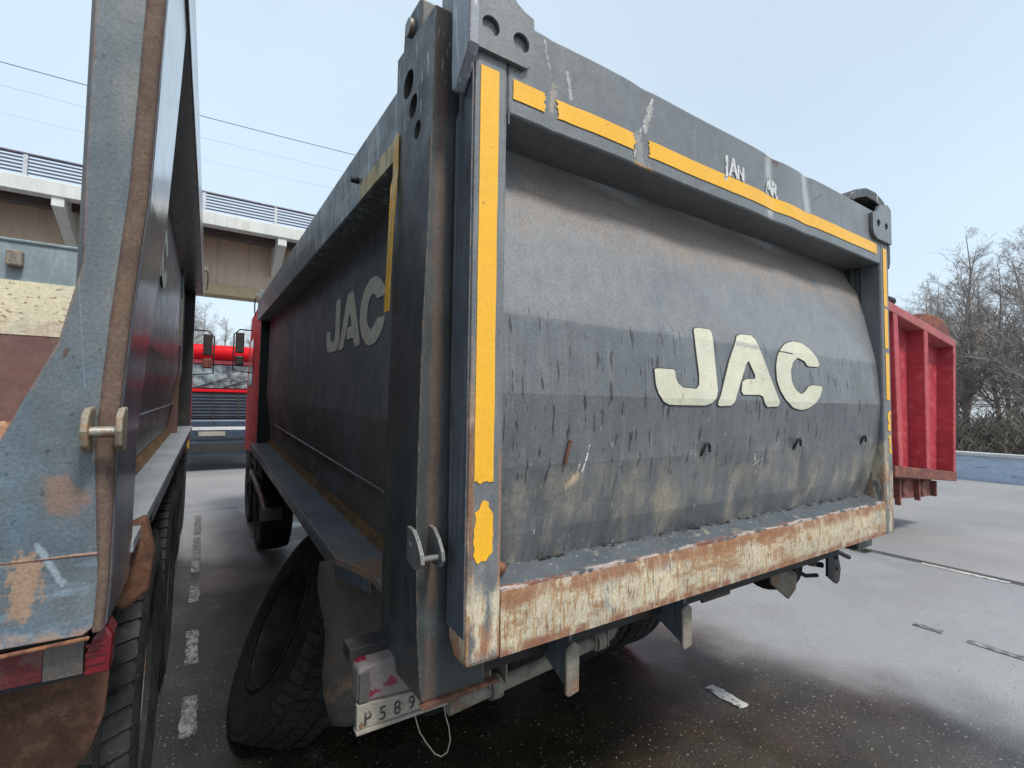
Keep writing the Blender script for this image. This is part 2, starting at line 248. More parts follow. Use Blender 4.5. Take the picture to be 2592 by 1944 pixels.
M['plate_ink'] = plain('plate_ink', (.03, .03, .03), .6, layers=[dict(sc=60, lo=.55, hi=.62, c=(.25, .23, .2), s=.7)], bump=0)
M['lamp_red'] = grimy('red_lamp_lens', (.22, .008, .03), (.16, .01, .03), rough=.3, coat=.4, bump=.05, layers=[dict(sc=(16, 16, 20), lo=.42, hi=.46, c=(.19, .172, .165), s=.95, r=.8, off=(1, 2, 5))])
M['lamp_red2'] = grimy('red_lamp_lens_clean', (.15, .004, .010), (.11, .004, .008), rough=.25, coat=.6, bump=.08)
M['lamp_clear'] = grimy('dusty_clear_lamp_lens', (.09, .085, .08), (.06, .058, .055), rough=.35, coat=.4, bump=.1)
M['redwhite_r'] = plain('red_marking_tape', (.14, .022, .024), .6, layers=[dict(sc=30, lo=.5, hi=.65, c=(.16, .10, .08), s=.6)])
M['redwhite_w'] = plain('grey_marking_tape', (.15, .13, .12), .6, layers=[dict(sc=30, lo=.5, hi=.65, c=(.16, .13, .10), s=.6)])
M['redcab'] = grimy('bright_red_cab_paint', (.62, .010, .018), (.55, .008, .016), rough=.6, coat=0, spec=.12, bump=.02)
M['redtip'] = grimy('faded_red_body_paint', (.44, .052, .068), (.35, .038, .052), rough=.5, coat=.1, bump=.1, layers=[dict(sc=9, lo=.5, hi=.7, c=(.55, .13, .14), s=.5), dict(edge=.02, sc=14, lo=.45, hi=.55, c=(.42, .22, .13), s=.8), dict(sc=30, lo=.68, hi=.72, c=(.2, .03, .03), s=.6)])
M['redtip_rail'] = grimy('worn_pink_red_rail', (.42, .12, .12), (.33, .08, .085), rough=.6, bump=.1, layers=[dict(sc=6, lo=.5, hi=.6, c=(.35, .12, .09), s=.6)])
M['redbrown'] = grimy('rusted_red_brown_steel', (.17, .055, .04), (.12, .045, .038), rough=.8, bump=.3, layers=[dict(sc=9, lo=.5, hi=.6, c=(.26, .09, .05), s=.7)])
M['hd_blue'] = grimy('headboard_blue_grey', (.21, .27, .29), (.17, .22, .245), rough=.5, bump=.2, layers=[dict(sc=(12, 12, 3), lo=.5, hi=.65, c=(.28, .34, .36), s=.6), dict(sc=25, lo=.66, hi=.7, c=(.12, .07, .05), s=.7)])
M['hd_cream'] = grimy('headboard_worn_cream', (.66, .62, .44), (.60, .56, .41), rough=.7, bump=.25, layers=[dict(sc=(26, 26, 40), lo=.60, hi=.64, c=(.22, .14, .08), s=.85, det=3), dict(sc=(7, 7, 9), lo=.40, hi=.6, c=(.30, .14, .08), s=.85, mask=[('z', 2.32, 2.22)]), dict(sc=(3, 3, 3), lo=.45, hi=.6, c=(.55, .55, .45), s=.5)])
M['hd_brown'] = grimy('headboard_rust_brown', (.16, .085, .075), (.13, .075, .07), rough=.7, bump=.25, layers=[dict(sc=6, lo=.45, hi=.65, c=(.20, .12, .10), s=.6)])
M['hd_copper'] = grimy('body_floor_bright_rust', (.34, .17, .10), (.25, .11, .06), rough=.7, bump=.5, layers=[dict(sc=24, lo=.5, hi=.62, c=(.50, .38, .30), s=.6)])
M['concrete_lt'] = grimy('pale_painted_concrete', (.66, .68, .64), (.58, .60, .57), rough=.8, bump=.2, vscale=.8, layers=[dict(sc=(9, 9, .6), lo=.58, hi=.68, c=(.36, .36, .33), s=.6), dict(sc=(6, 6, 1.2), lo=.5, hi=.7, c=(.48, .49, .46), s=.5), dict(sc=1.2, lo=.62, hi=.7, c=(.5, .46, .40), s=.5)])
M['concrete_beige'] = grimy('beige_girder_concrete', (.62, .50, .39), (.56, .45, .35), rough=.9, bump=.3, vscale=.5, layers=[dict(sc=(4, 4, .3), lo=.5, hi=.66, c=(.38, .30, .24), s=.6), dict(sc=(1.2, 1.2, 1.2), lo=.55, hi=.65, c=(.48, .40, .33), s=.5)])
M['concrete_flange'] = grimy('girder_flange_paint', (.52, .42, .26), (.46, .38, .24), rough=.8, bump=.1)
M['bridge_dark'] = plain('bridge_underdeck', (.13, .11, .10), .9, layers=[dict(sc=(1, 5, 5), lo=.5, hi=.6, c=(.07, .05, .045), s=.7)])
M['railing'] = plain('railing_paint', (.09, .085, .12), .5)
M['railing_post'] = plain('railing_post_paint', (.55, .58, .62), .5)
M['cable'] = plain('cable_sheath', (.10, .11, .13), .7)
M['wall_blue'] = grimy('pale_blue_wall_paint', (.42, .52, .64), (.36, .45, .57), rough=.8, bump=.2, layers=[dict(sc=(.8, 3, 8), lo=.55, hi=.66, c=(.26, .32, .42), s=.6), dict(sc=(2, 2, 30), lo=.62, hi=.66, c=(.16, .18, .22), s=.6), dict(sc=3, lo=.5, hi=.7, c=(.48, .56, .66), s=.5)])
M['wall_cap'] = plain('wall_cap_concrete', (.55, .57, .57), .8)
M['bark'] = grimy('bare_tree_bark', (.28, .245, .22), (.20, .175, .16), rough=.95, bump=.3, vscale=1.)
M['bark_pale'] = grimy('pale_trunk_bark', (.34, .31, .26), (.22, .2, .18), rough=.95, bump=.3, vscale=1.)
M['twig'] = plain('twig_bark', (.33, .295, .27), .95, bump=0)
M['brush'] = plain('dry_undergrowth', (.20, .175, .145), .95, bump=0)
M['glass'] = grimy('dark_glass', (.02, .025, .03), rough=.08, coat=.5, bump=0)
M['windshield'] = grimy('reflecting_windshield', (.30, .36, .38), (.05, .07, .08), rough=.12, coat=1., bump=0, vscale=5)
M['grille'] = grimy('dark_blue_grille', (.03, .04, .052), (.022, .03, .04), rough=.4, bump=0)
M['bumper'] = grimy('blue_grey_bumper', (.05, .075, .115), (.03, .045, .07), rough=.35, bump=.05)
M['yellow'] = plain('yellow_marker_paint', (.70, .42, .03), .5)
M['white'] = plain('white_paint', (.6, .62, .62), .5)
M['mark'] = grimy('worn_road_marking', (.50, .50, .47), (.40, .40, .38), rough=.7, bump=.2, layers=[dict(sc=(40, 22, 1), lo=.54, hi=.60, c=(.05, .05, .05), s=.9, det=5)])
M['mark2'] = grimy('very_worn_road_marking', (.26, .265, .265), (.19, .195, .20), rough=.7, bump=.2, layers=[dict(sc=(30, 14, 1), lo=.42, hi=.60, c=(.045, .045, .045), s=.95, det=6, nr=.75)])
M['string'] = plain('frayed_pale_cord', (.42, .38, .32), .9, bump=0)
M['weed'] = plain('weed_leaf', (.05, .06, .03), .9, bump=0)
M['stone'] = plain('pebble', (.28, .25, .22), .9)
M['debris'] = plain('dark_seam_dirt', (.05, .045, .04), .95)

# ground: wet asphalt, roughness and wetness vary
def ground_mat():
    g = NG('wet_asphalt')
    X, Y = g.axis('x'), g.axis('y')
    big = g.noise(.35, 5, .6); mid = g.noise(2.2, 5, .6); fine = g.noise(110, 3, .7); grit = g.noise(55, 2, .5)
    col = g.mix(g.rng(mid, .35, .65), (.030, .031, .032), (.050, .051, .052))
    # sky reflection on the wet ground right of the bays, put into the colour
    pale = g.rng(g.math('ADD', g.math('ADD', X, g.math('MULTIPLY', Y, .7)), g.rng(g.noise(.9, 3), .3, .7, -.25, .25)), 2.7, 3.7)
    col = g.mix(g.math('MULTIPLY', pale, .8), col, (.40, .415, .43))
    # wet brown dirt under the tail, darkened with painted-in truck shade and reflection
    wob = g.rng(g.noise(1.1, 3), .3, .7, -.3, .3)
    dx = g.math('SUBTRACT', g.math('ADD', X, wob), 1.1); dy = g.math('MULTIPLY', g.math('SUBTRACT', g.math('ADD', Y, wob), .9), .8)
    dist = g.math('SQRT', g.math('ADD', g.math('MULTIPLY', dx, dx), g.math('MULTIPLY', dy, dy)))
    mud_shade = g.rng(dist, .9, 2.3, 1., 0.)
    col = g.mix(g.math('MULTIPLY', mud_shade, .92), col, g.mix(g.rng(g.noise(5, 5), .4, .62), (.020, .0155, .008), (.036, .027, .013)))
    col = g.mix(g.math('MULTIPLY', g.rng(g.noise(170, 2, .6), .58, .66), .45), col, (.17, .15, .12))
    col = g.mix(g.math('MULTIPLY', g.rng(g.noise(140, 2, .6, off=(5, 5, 5)), .58, .64), .7), col, (.010, .010, .009))
    col = g.mix(g.math('MULTIPLY', g.rng(fine, .66, .74), .7), col, (.26, .24, .21))
    col = g.mix(g.math('MULTIPLY', g.rng(grit, .67, .69), .8), col, (.36, .33, .28))
    col = g.mix(g.math('MULTIPLY', g.rng(grit, .30, .27), .6), col, (.012, .012, .012))
    vo = g.t.nodes.new('ShaderNodeTexVoronoi'); vo.feature = 'DISTANCE_TO_EDGE'; vo.inputs['Scale'].default_value = .55
    mpv = g.t.nodes.new('ShaderNodeVectorMath'); mpv.operation = 'ADD'; g.L(g.co, mpv.inputs[0])
    nzv = g.t.nodes.new('ShaderNodeTexNoise'); nzv.inputs['Scale'].default_value = 2.5; nzv.inputs['Detail'].default_value = 5; g.L(g.co, nzv.inputs['Vector']); scl = g.t.nodes.new('ShaderNodeVectorMath'); scl.operation = 'SCALE'; scl.inputs['Scale'].default_value = .35; g.L(nzv.outputs['Color'], scl.inputs[0]); g.L(scl.outputs[0], mpv.inputs[1])
    g.L(mpv.outputs[0], vo.inputs['Vector'])
    col = g.mix(g.math('MULTIPLY', g.rng(vo.outputs['Distance'], .002, .006, .5, 0.), g.rng(g.noise(.7, 3, off=(9, 3, 0)), .60, .70)), col, (.018, .017, .015))
    g.L(col, g.b.inputs['Base Color'])
    wet = g.rng(g.noise(.9, 4, .6, off=(2, 1, 0)), .36, .62)
    ro = g.rng(wet, 0., 1., .10, .38)
    g.L(ro, g.b.inputs['Roughness']); g.b.inputs['IOR'].default_value = 1.5; g.b.inputs['Specular IOR Level'].default_value = .8
    bp = g.t.nodes.new('ShaderNodeBump'); bp.inputs['Distance'].default_value = .010
    g.L(g.rng(wet, 0., 1., .22, .7), bp.inputs['Strength'])
    g.L(g.math('ADD', g.noise(120, 4, .7), g.math('MULTIPLY', g.noise(6, 3), 1.2)), bp.inputs['Height']); g.L(bp.outputs[0], g.b.inputs['Normal'])
    return g.m
M['asphalt'] = ground_mat()
def apron_mat():
    g = NG('damp_concrete_apron')
    col = g.mix(g.rng(g.noise(.5, 6, .6), .35, .65), (.27, .272, .275), (.22, .223, .23))
    col = g.mix(g.math('MULTIPLY', g.rng(g.noise((2, .5, 1), 5), .55, .7), .5), col, (.22, .21, .20))
    col = g.mix(g.math('MULTIPLY', g.rng(g.noise(60, 3), .66, .72), .5), col, (.12, .12, .12))
    g.L(col, g.b.inputs['Base Color']); g.L(g.rng(g.noise(.8, 4), .35, .65, .5, .75), g.b.inputs['Roughness'])
    bp = g.t.nodes.new('ShaderNodeBump'); bp.inputs['Distance'].default_value = .004; bp.inputs['Strength'].default_value = .3
    g.L(g.noise(70, 4), bp.inputs['Height']); g.L(bp.outputs[0], g.b.inputs['Normal'])
    return g.m
M['apron'] = apron_mat()

# ------------------------------------------------------------------ mesh helpers
class MB:
    def __init__(s): s.v = []; s.f = []; s.smooth = False
    def add(s, v, f):
        n = len(s.v); s.v += [tuple(p) for p in v]; s.f += [tuple(i + n for i in q) for q in f]; return s
    def box(s, x0, x1, y0, y1, z0, z1):
        v = [(x, y, z) for x in (x0, x1) for y in (y0, y1) for z in (z0, z1)]
        return s.add(v, [(0, 1, 3, 2), (4, 6, 7, 5), (0, 4, 5, 1), (2, 3, 7, 6), (0, 2, 6, 4), (1, 5, 7, 3)])
    def prism(s, poly, ax, a0, a1):
        def P(p, a): return {'x': (a, p[0], p[1]), 'y': (p[0], a, p[1]), 'z': (p[0], p[1], a)}[ax]
        n = len(poly)
        return s.add([P(p, a0) for p in poly] + [P(p, a1) for p in poly],
                     [tuple(range(n))[::-1], tuple(range(n, 2 * n))] + [(i, (i + 1) % n, n + (i + 1) % n, n + i) for i in range(n)])
    def tube(s, pts, r, n=8, r1=None, cap=True):
        pts = [Vector(p) for p in pts]; rings = []
        for i, p in enumerate(pts):
            t = (pts[min(i + 1, len(pts) - 1)] - pts[max(i - 1, 0)]).normalized()
            a = t.orthogonal().normalized() if i == 0 else (a - t * a.dot(t)).normalized()
            b = t.cross(a); rr = r if r1 is None else r + (r1 - r) * i / (len(pts) - 1)
            rings.append([p + (a * math.cos(k * math.tau / n) + b * math.sin(k * math.tau / n)) * rr for k in range(n)])
        v = [q for g in rings for q in g]; f = []
        for i in range(len(pts) - 1):
            for k in range(n): f.append((i * n + k, i * n + (k + 1) % n, (i + 1) * n + (k + 1) % n, (i + 1) * n + k))
        if cap: f += [tuple(range(n))[::-1], tuple(range((len(pts) - 1) * n, len(pts) * n))]
        s.smooth = True
        return s.add(v, f)
    def lathe(s, prof, c, ax='x', n=48):        # prof: (offset along axis, radius), closed loop
        v = []; k = len(prof)
        for i in range(n):
            a = i * math.tau / n
            for o, r in prof:
                q = (o, r * math.cos(a), r * math.sin(a))
                if ax == 'y': q = (r * math.cos(a), o, r * math.sin(a))
                if ax == 'z': q = (r * math.cos(a), r * math.sin(a), o)
                v.append((c[0] + q[0], c[1] + q[1], c[2] + q[2]))
        f = [(i * k + j, i * k + (j + 1) % k, ((i + 1) % n) * k + (j + 1) % k, ((i + 1) % n) * k + j) for i in range(n) for j in range(k)]
        s.smooth = True
        return s.add(v, f)
    def grid(s, P, nu, nv):
        v = [P(i / nu, j / nv) for j in range(nv + 1) for i in range(nu + 1)]
        return s.add(v, [(j * (nu + 1) + i, j * (nu + 1) + i + 1, (j + 1) * (nu + 1) + i + 1, (j + 1) * (nu + 1) + i) for j in range(nv) for i in range(nu)])
    def xf(s, fn): s.v = [tuple(fn(*p)) for p in s.v]; return s
    def build(s, name, mat, parent=None, bevel=0., kind=None, label=None, recalc=True, smooth=None):
        me = bpy.data.meshes.new(name); me.from_pydata(s.v, [], s.f); me.materials.append(mat)
        if recalc:
            b = bmesh.new(); b.from_mesh(me); bmesh.ops.recalc_face_normals(b, faces=b.faces); b.to_mesh(me); b.free()
        sm = s.smooth if smooth is None else smooth
        if sm:
            me.polygons.foreach_set('use_smooth', [True] * len(me.polygons)); me.set_sharp_from_angle(angle=R(35))
        o = bpy.data.objects.new(name, me); COL.objects.link(o)
        if parent: o.parent = parent
        if kind: o['kind'] = kind
        if label: o['label'] = label
        if bevel:
            md = o.modifiers.new('bevel', 'BEVEL'); md.width = bevel; md.segments = 2; md.limit_method = 'ANGLE'; md.angle_limit = R(40); md.harden_normals = False
        return o

def empty(name, loc=(0, 0, 0), label=None, cat=None, group=None):
    o = bpy.data.objects.new(name, None); COL.objects.link(o); o.location = loc; o.empty_display_size = .2
    tag(o, label, cat, group); return o
def tag(o, label=None, cat=None, group=None, kind=None):
    if label: o['label'] = label
    if cat: o['category'] = cat
    if group: o['group'] = group
    if kind: o['kind'] = kind
    return o
def boolcut(o, cutter_mb):
    c = cutter_mb.build('cutter', M['black']); md = o.modifiers.new('b', 'BOOLEAN'); md.object = c; md.operation = 'DIFFERENCE'; md.solver = 'EXACT'
    # boolean first, bevel after
    if len(o.modifiers) > 1: o.modifiers.move(len(o.modifiers) - 1, 0)
    bv = [x for x in o.modifiers if x.type == 'BEVEL']; w_ = bv[0].width if bv else 0
    for x in bv: o.modifiers.remove(x)
    dg = bpy.context.evaluated_depsgraph_get(); dg.update(); me = bpy.data.meshes.new_from_object(o.evaluated_get(dg))
    o.modifiers.clear(); o.data = me; bpy.data.objects.remove(c)
def hashn(x, y=0., k=0):
    v = math.sin(x * 12.9898 + y * 78.233 + k * 37.719) * 43758.5453; return v - math.floor(v)
def ragged(x0, x1, z0, z1, ends='', step=.006, amp=.004, notch=(), seed=1, edge=.0006):
    """tape outline in 2D; ends: sides (t b l r) torn"""
    rnd = random.Random(seed); pts = []
    def line(a, b, torn, nrm):
        L = math.dist(a, b); n = max(2, int(L / (step if torn else .03))); off = 0
        for i in range(n):
            t = i / n; k = amp if torn else edge
            off = off * .45 + rnd.uniform(-k, k)
            p = (a[0] + (b[0] - a[0]) * t + nrm[0] * off, a[1] + (b[1] - a[1]) * t + nrm[1] * off); pts.append(p)
    line((x0, z0), (x1, z0), 'b' in ends, (0, 1)); line((x1, z0), (x1, z1), 'r' in ends, (1, 0)); line((x1, z1), (x0, z1), 't' in ends, (0, 1)); line((x0, z1), (x0, z0), 'l' in ends, (1, 0))
    return pts

# ------------------------------------------------------------------ setting: ground
gm = MB().grid(lambda u, v: (-300 + 600 * u, -300 + 600 * v, 0), 40, 40).build('ground', M['asphalt'], kind='structure', recalc=False)
# damp concrete apron beyond the bay joint
apr = MB().box(6.42, 15.72, -120, 120, -.03, .004).build('concrete_apron', M['apron'], kind='structure')
MB().box(-120, 120, 8.0, 26, -.03, .003).xf(lambda x, y, z: (min(x, 6.40), y, z)).build('concrete_lane', M['apron'], kind='structure')
MB().box(6.30, 6.415, -120, 120, -.03, .0025).build('joint_filler', grimy('joint_filler', (.045, .045, .045), (.07, .07, .07), rough=.8), kind='structure')
# worn paint on the joint and between the bays
def marking(x0, x1, y0, y1, mat='mark', z=.006, seed=1, torn='tb'):
    MB().prism(ragged(x0, x1, y0, y1, torn, .02, .006, seed=seed, edge=.004), 'z', z - .003, z).build('painted_marking', M[mat], kind='structure')
marking(6.25, 6.32, .35, 1.05, 'mark', seed=3); marking(6.24, 6.31, -2.5, -.1, 'mark2', seed=4)
for i, (a, b) in enumerate(((1.95, 2.35), (2.75, 3.3), (3.9, 4.35), (4.75, 6.2), (6.4, 7.6))): marking(-.59, -.515, a, b, 'mark2', seed=10 + i)
marking(-.59, -.515, 1.2, 1.6, 'mark2', seed=20)
marking(2.075, 2.155, .60, .83, 'mark', seed=30, torn='tblr')
marking(4.27, 4.34, .33, .50, 'mark2', seed=31); marking(4.26, 4.33, -.35, .18, 'mark2', seed=32)
# loose grit on the asphalt
def grit():
    rnd = random.Random(5); mb = MB()
    for i in range(420):
        x = rnd.uniform(-.2, 4.2); y = rnd.uniform(-.4, 1.2); s = rnd.uniform(.002, .006) * (1.5 if rnd.random() < .05 else 1)
        a = rnd.random() * 6; v = [(x + s * math.cos(a + k * 2.1), y + s * math.sin(a + k * 2.1), .001) for k in range(3)] + [(x, y, s * .9)]
        mb.add(v, [(0, 1, 3), (1, 2, 3), (2, 0, 3)])
    mb.build('grit', M['stone'], kind='stuff')
grit()
st = MB()
rnd = random.Random(9)
st.lathe([(0.0, .0008), (.003, .018), (.012, .016), (.022, .006), (.024, .0008)], (0, 0, 0), 'z', 7).xf(lambda x, y, z: (x * 1.1 + .004 * math.sin(z * 300), y * .8, z))
so = st.build('pebble', M['stone'], smooth=False); so.location = (.78, .83, 0) ; so.location = (.43, .96, 0); tag(so, 'small pale stone lying alone on the dark wet asphalt under the tail', 'stone')
# weeds in the joint
def weed(x, y, n, h, name_label):
    rnd = random.Random(int(x * 100)); mb = MB()
    for i in range(n):
        a = rnd.random() * 6.28; l = rnd.uniform(.4, 1) * h; px, py = x * 0 + rnd.uniform(-.05, .05), rnd.uniform(-.10, .10)
        dx, dy = math.cos(a) * l * .8, math.sin(a) * l * .8
        mb.add([(px - dy * .08, py + dx * .08, 0), (px + dy * .08, py - dx * .08, 0), (px + dx * .6, py + dy * .6, l * .6), (px + dx, py + dy, l * .55)], [(0, 1, 2), (1, 3, 2), (0, 2, 3)])
    o = mb.build('weeds', M['weed'], recalc=False, kind='stuff'); o.location = (x, y, .004)
weed(6.20, 1.62, 60, .07, 'dark weed tuft growing in the joint nearest the grey tailgate corner')
weed(6.2, 2.0, 30, .05, 'smaller sparse weed farther back in the same ground joint')

# ------------------------------------------------------------------ wheels
TYRE = [(-.14, .30), (-.155, .36), (-.165, .43), (-.16, .485), (-.145, .512), (-.06, .522), (.06, .522), (.145, .512), (.16, .485), (.165, .43), (.155, .36), (.14, .30), (.12, .292), (-.12, .292)]
def tyre_mb(wd=1., lugs=60, rs=1.):
    mb = MB().lathe([(o * wd, r * rs) for o, r in TYRE], (0, 0, 0), 'x', 72)
    # tread blocks
    for row, (o0, o1, sh) in enumerate(((-.150, -.085, 0), (-.07, -.006, .5), (.006, .07, 0), (.085, .150, .5))):
        for i in range(lugs):
            a0 = (i + sh) * math.tau / lugs; a1 = a0 + math.tau / lugs * .76; sk = .03 * (-1) ** row
            v = []
            for r in (.508, .530):
                for (o, a) in ((o0, a0), (o1, a0 + sk), (o1, a1 + sk), (o0, a1)):
                    rr = (r - (.012 if abs(o) > .12 else 0)) * rs; v.append((o * wd, rr * math.cos(a), rr * math.sin(a)))
            mb.add(v, [(4, 5, 6, 7), (0, 1, 5, 4), (1, 2, 6, 5), (2, 3, 7, 6), (3, 0, 4, 7)])
    return mb
_ty = tyre_mb().build('tyre', M['rubber']); TYRE_ME = _ty.data; bpy.data.objects.remove(_ty)
_rm = MB().lathe([(-.12, .29), (-.13, .305), (-.10, .27), (-.02, .25), (.02, .14), (.10, .13), (.12, .02), (.09, .02), (.0, .12), (-.04, .23), (.12, .28)], (0, 0, 0), 'x', 32).build('rim', M['dusty']); RIM_ME = _rm.data; bpy.data.objects.remove(_rm)
def wheel(parent, x, y, z=.535, flip=False):
    o = bpy.data.objects.new('wheel', TYRE_ME); COL.objects.link(o); o.parent = parent; o.location = (x, y, z); o.rotation_euler = (hashn(x, y) * 6, 0, math.pi if flip else 0)
    r = bpy.data.objects.new('rim', RIM_ME); COL.objects.link(r); r.parent = o
    return o

# ------------------------------------------------------------------ letters
J = [(0.907, 1.983), (0.923, 1.99), (0.993, 1.99), (1.005, 1.985), (1.008, 1.954), (1.006, 1.767), (0.994, 1.741), (0.969, 1.722), (0.933, 1.712), (0.751, 1.712), (0.719, 1.723), (0.698, 1.744), (0.685, 1.776), (0.681, 1.827), (0.688, 1.83), (0.769, 1.831), (0.779, 1.825), (0.781, 1.803), (0.791, 1.785), (0.809, 1.771), (0.885, 1.769), (0.9, 1.779), (0.905, 1.814), (0.903, 1.944)]
A = [(1.003, 1.715), (1.003, 1.725), (1.024, 1.752), (1.147, 1.966), (1.156, 1.98), (1.175, 1.988), (1.252, 1.991), (1.277, 1.98), (1.296, 1.945), (1.422, 1.726), (1.416, 1.714), (1.337, 1.711), (1.317, 1.722), (1.302, 1.753), (1.292, 1.758), (1.171, 1.756), (1.159, 1.763), (1.172, 1.804), (1.191, 1.816), (1.254, 1.819), (1.262, 1.825), (1.214, 1.894), (1.107, 1.727), (1.093, 1.714), (1.015, 1.711)]
C = [(1.776, 1.905), (1.763, 1.894), (1.668, 1.892), (1.644, 1.913), (1.59, 1.925), (1.549, 1.904), (1.525, 1.866), (1.524, 1.818), (1.546, 1.788), (1.592, 1.768), (1.628, 1.778), (1.665, 1.804), (1.69, 1.81), (1.773, 1.809), (1.783, 1.799), (1.758, 1.763), (1.713, 1.73), (1.656, 1.708), (1.59, 1.701), (1.526, 1.71), (1.465, 1.742), (1.428, 1.779), (1.408, 1.819), (1.409, 1.872), (1.426, 1.914), (1.454, 1.948), (1.505, 1.979), (1.569, 1.995), (1.64, 1.993), (1.702, 1.973), (1.745, 1.944), (1.764, 1.93)]
def chaikin(p, n=1):
    for _ in range(n):
        q = []
        for i in range(len(p)):
            a, b = p[i], p[(i + 1) % len(p)]
            if math.dist(a, b) < .03: q += [a, ((a[0] + b[0]) / 2, (a[1] + b[1]) / 2)] if False else [a]; continue
            q += [(a[0] * .9 + b[0] * .1, a[1] * .9 + b[1] * .1), (a[0] * .1 + b[0] * .9, a[1] * .1 + b[1] * .9)]
        p = q
    return p
PROF = [(2.50, .185), (2.42, .150), (2.33, .108), (2.20, .076), (1.948, .028), (1.735, .013), (1.54, .030), (1.353, .066), (1.255, .098)]
def prof(z):
    for (z0, y0), (z1, y1) in zip(PROF, PROF[1:]):
        if z >= z1: return y0 + (y1 - y0) * (z0 - z) / (z0 - z1)
    return PROF[-1][1]
def dent(x, z): return .006 * math.exp(-((x - 2.0) / .07) ** 2 - ((z - 2.02) / .04) ** 2) + .004 * math.exp(-((x - .9) / .12) ** 2 - ((z - 1.45) / .06) ** 2) - .004 * math.exp(-((x - 1.6) / .2) ** 2 - ((z - 1.42) / .08) ** 2) + .0035 * math.sin(x * 5.1 + 1.3 * z * 4) * math.sin(z * 9 + x * 2.2) + .002 * math.sin(x * 13 + z * 17)
def flat_letter(name, poly, mat, parent, fn, cuts=()):
    """fn maps a 2-D point to a surface point; cuts: z values where the surface bends"""
    bm = bmesh.new(); vs = [bm.verts.new((p[0], 0, p[1])) for p in poly]; f_ = bm.faces.new(vs); f_.normal_update()
    bmesh.ops.triangulate(bm, faces=bm.faces[:])
    for c in list(cuts): bmesh.ops.bisect_plane(bm, geom=bm.verts[:] + bm.edges[:] + bm.faces[:], plane_co=(0, 0, c), plane_no=(0, 0, 1))
    for k in range(7, 19): bmesh.ops.bisect_plane(bm, geom=bm.verts[:] + bm.edges[:] + bm.faces[:], plane_co=(k * .1, 0, 0), plane_no=(1, 0, 0))
    for v in bm.verts: v.co = fn(v.co.x, v.co.z)
    bmesh.ops.recalc_face_normals(bm, faces=bm.faces)
    me = bpy.data.meshes.new(name); bm.to_mesh(me); bm.free(); me.materials.append(mat)
    o = bpy.data.objects.new(name, me); COL.objects.link(o); o.parent = parent
    md = o.modifiers.new('thick', 'SOLIDIFY'); md.thickness = .0012; md.offset = 0
    return o
def text_obj(name, s, size, mat, parent, mw, extr=.0006):
    cu = bpy.data.curves.new(name, 'FONT'); cu.body = s; cu.size = size; cu.extrude = extr; cu.offset = .0035 if size > .06 else 0
    t = bpy.data.objects.new('t', cu); COL.objects.link(t); bpy.context.view_layer.update()
    dg = bpy.context.evaluated_depsgraph_get(); me = bpy.data.meshes.new_from_object(t.evaluated_get(dg)); bpy.data.objects.remove(t)
    me.transform(mw); me.materials.clear(); me.materials.append(mat); me.name = name
    o = bpy.data.objects.new(name, me); COL.objects.link(o); o.parent = parent
    return o

# ------------------------------------------------------------------ main tipper truck
truck = empty('tipper_truck', (0, 0, 0), 'grey tipper truck with closed dented tailgate, yellow tape and cream block letters', 'truck')
SL = .036
def shear(x, y, z): return (x, y, z + SL * (y - .42))
# --- tailgate
pm = MB(); NX = 70; rows = []
for (z0, y0), (z1, y1) in zip(PROF, PROF[1:]):
    for k in range(3): rows.append(z0 + (z1 - z0) * k / 3)
rows.append(PROF[-1][0])
for zz in rows:
    for i in range(NX + 1):
        x = .09 + 2.32 * i / NX; edge = min(i, NX - i) / 6; pm.v.append((x * .9965 + .0035, prof(zz) + dent(x, zz) * min(1, edge), zz))
for j in range(len(rows) - 1):
    for i in range(NX): pm.f.append((j * (NX + 1) + i, (j + 1) * (NX + 1) + i, (j + 1) * (NX + 1) + i + 1, j * (NX + 1) + i + 1))
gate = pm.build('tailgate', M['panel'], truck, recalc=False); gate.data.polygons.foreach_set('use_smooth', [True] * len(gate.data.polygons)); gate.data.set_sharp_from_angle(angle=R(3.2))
gate['label'] = 'recessed sheet-steel tailgate with horizontal bends'
MB().box(.09, 2.41, .200, .210, 1.1, 2.6).build('back_plate', M['dark_side'], gate)
# top beam with dents
def beamdent(x, z):
    d_ = 0
    for cx, w_, a in ((.25, .025, .006), (.31, .04, .003), (.61, .04, .007), (1.38, .07, .007), (1.50, .07, -.003), (1.64, .045, .006), (2.0, .12, .002)):
        d_ += a * math.exp(-((x - cx) / w_) ** 2) * (.6 + .4 * math.sin((z - 2.47) * 12))
    return d_ + .0015 * math.sin(x * 9)
def beamz(x): return -.004 * math.exp(-((x - 1.38) / .04) ** 2) - .003 * math.exp(-((x - 1.66) / .03) ** 2) - .001 * math.exp(-((x - .64) / .08) ** 2)
bm_ = MB(); n = 110; sec = [(0, 2.468), (0, 2.50), (0, 2.55), (0, 2.60), (0, 2.66), (0, 2.70), (0, 2.735), (.11, 2.735), (.16, 2.72), (.16, 2.468)]
for i in range(n + 1):
    x = .099 + 2.302 * i / n
    for k, (y, z) in enumerate(sec):
        dd = beamdent(x, z) if k < 7 else 0; bm_.v.append((x, y + dd - (.002 if False else 0), z + (beamz(x) if k >= 5 and k < 8 else 0)))
K = len(sec)
for i in range(n):
    for k in range(K): bm_.f.append((i * K + k, (i + 1) * K + k, (i + 1) * K + (k + 1) % K, i * K + (k + 1) % K))
bm_.f += [tuple(range(K)), tuple(range(n * K, n * K + K))[::-1]]
sec_note = 0
bo = bm_.build('top_beam', M['beam'], gate, smooth=True); md = bo.modifiers.new('bevel', 'BEVEL'); md.width = .006; md.segments = 2; md.limit_method = 'ANGLE'; md.angle_limit = R(50)
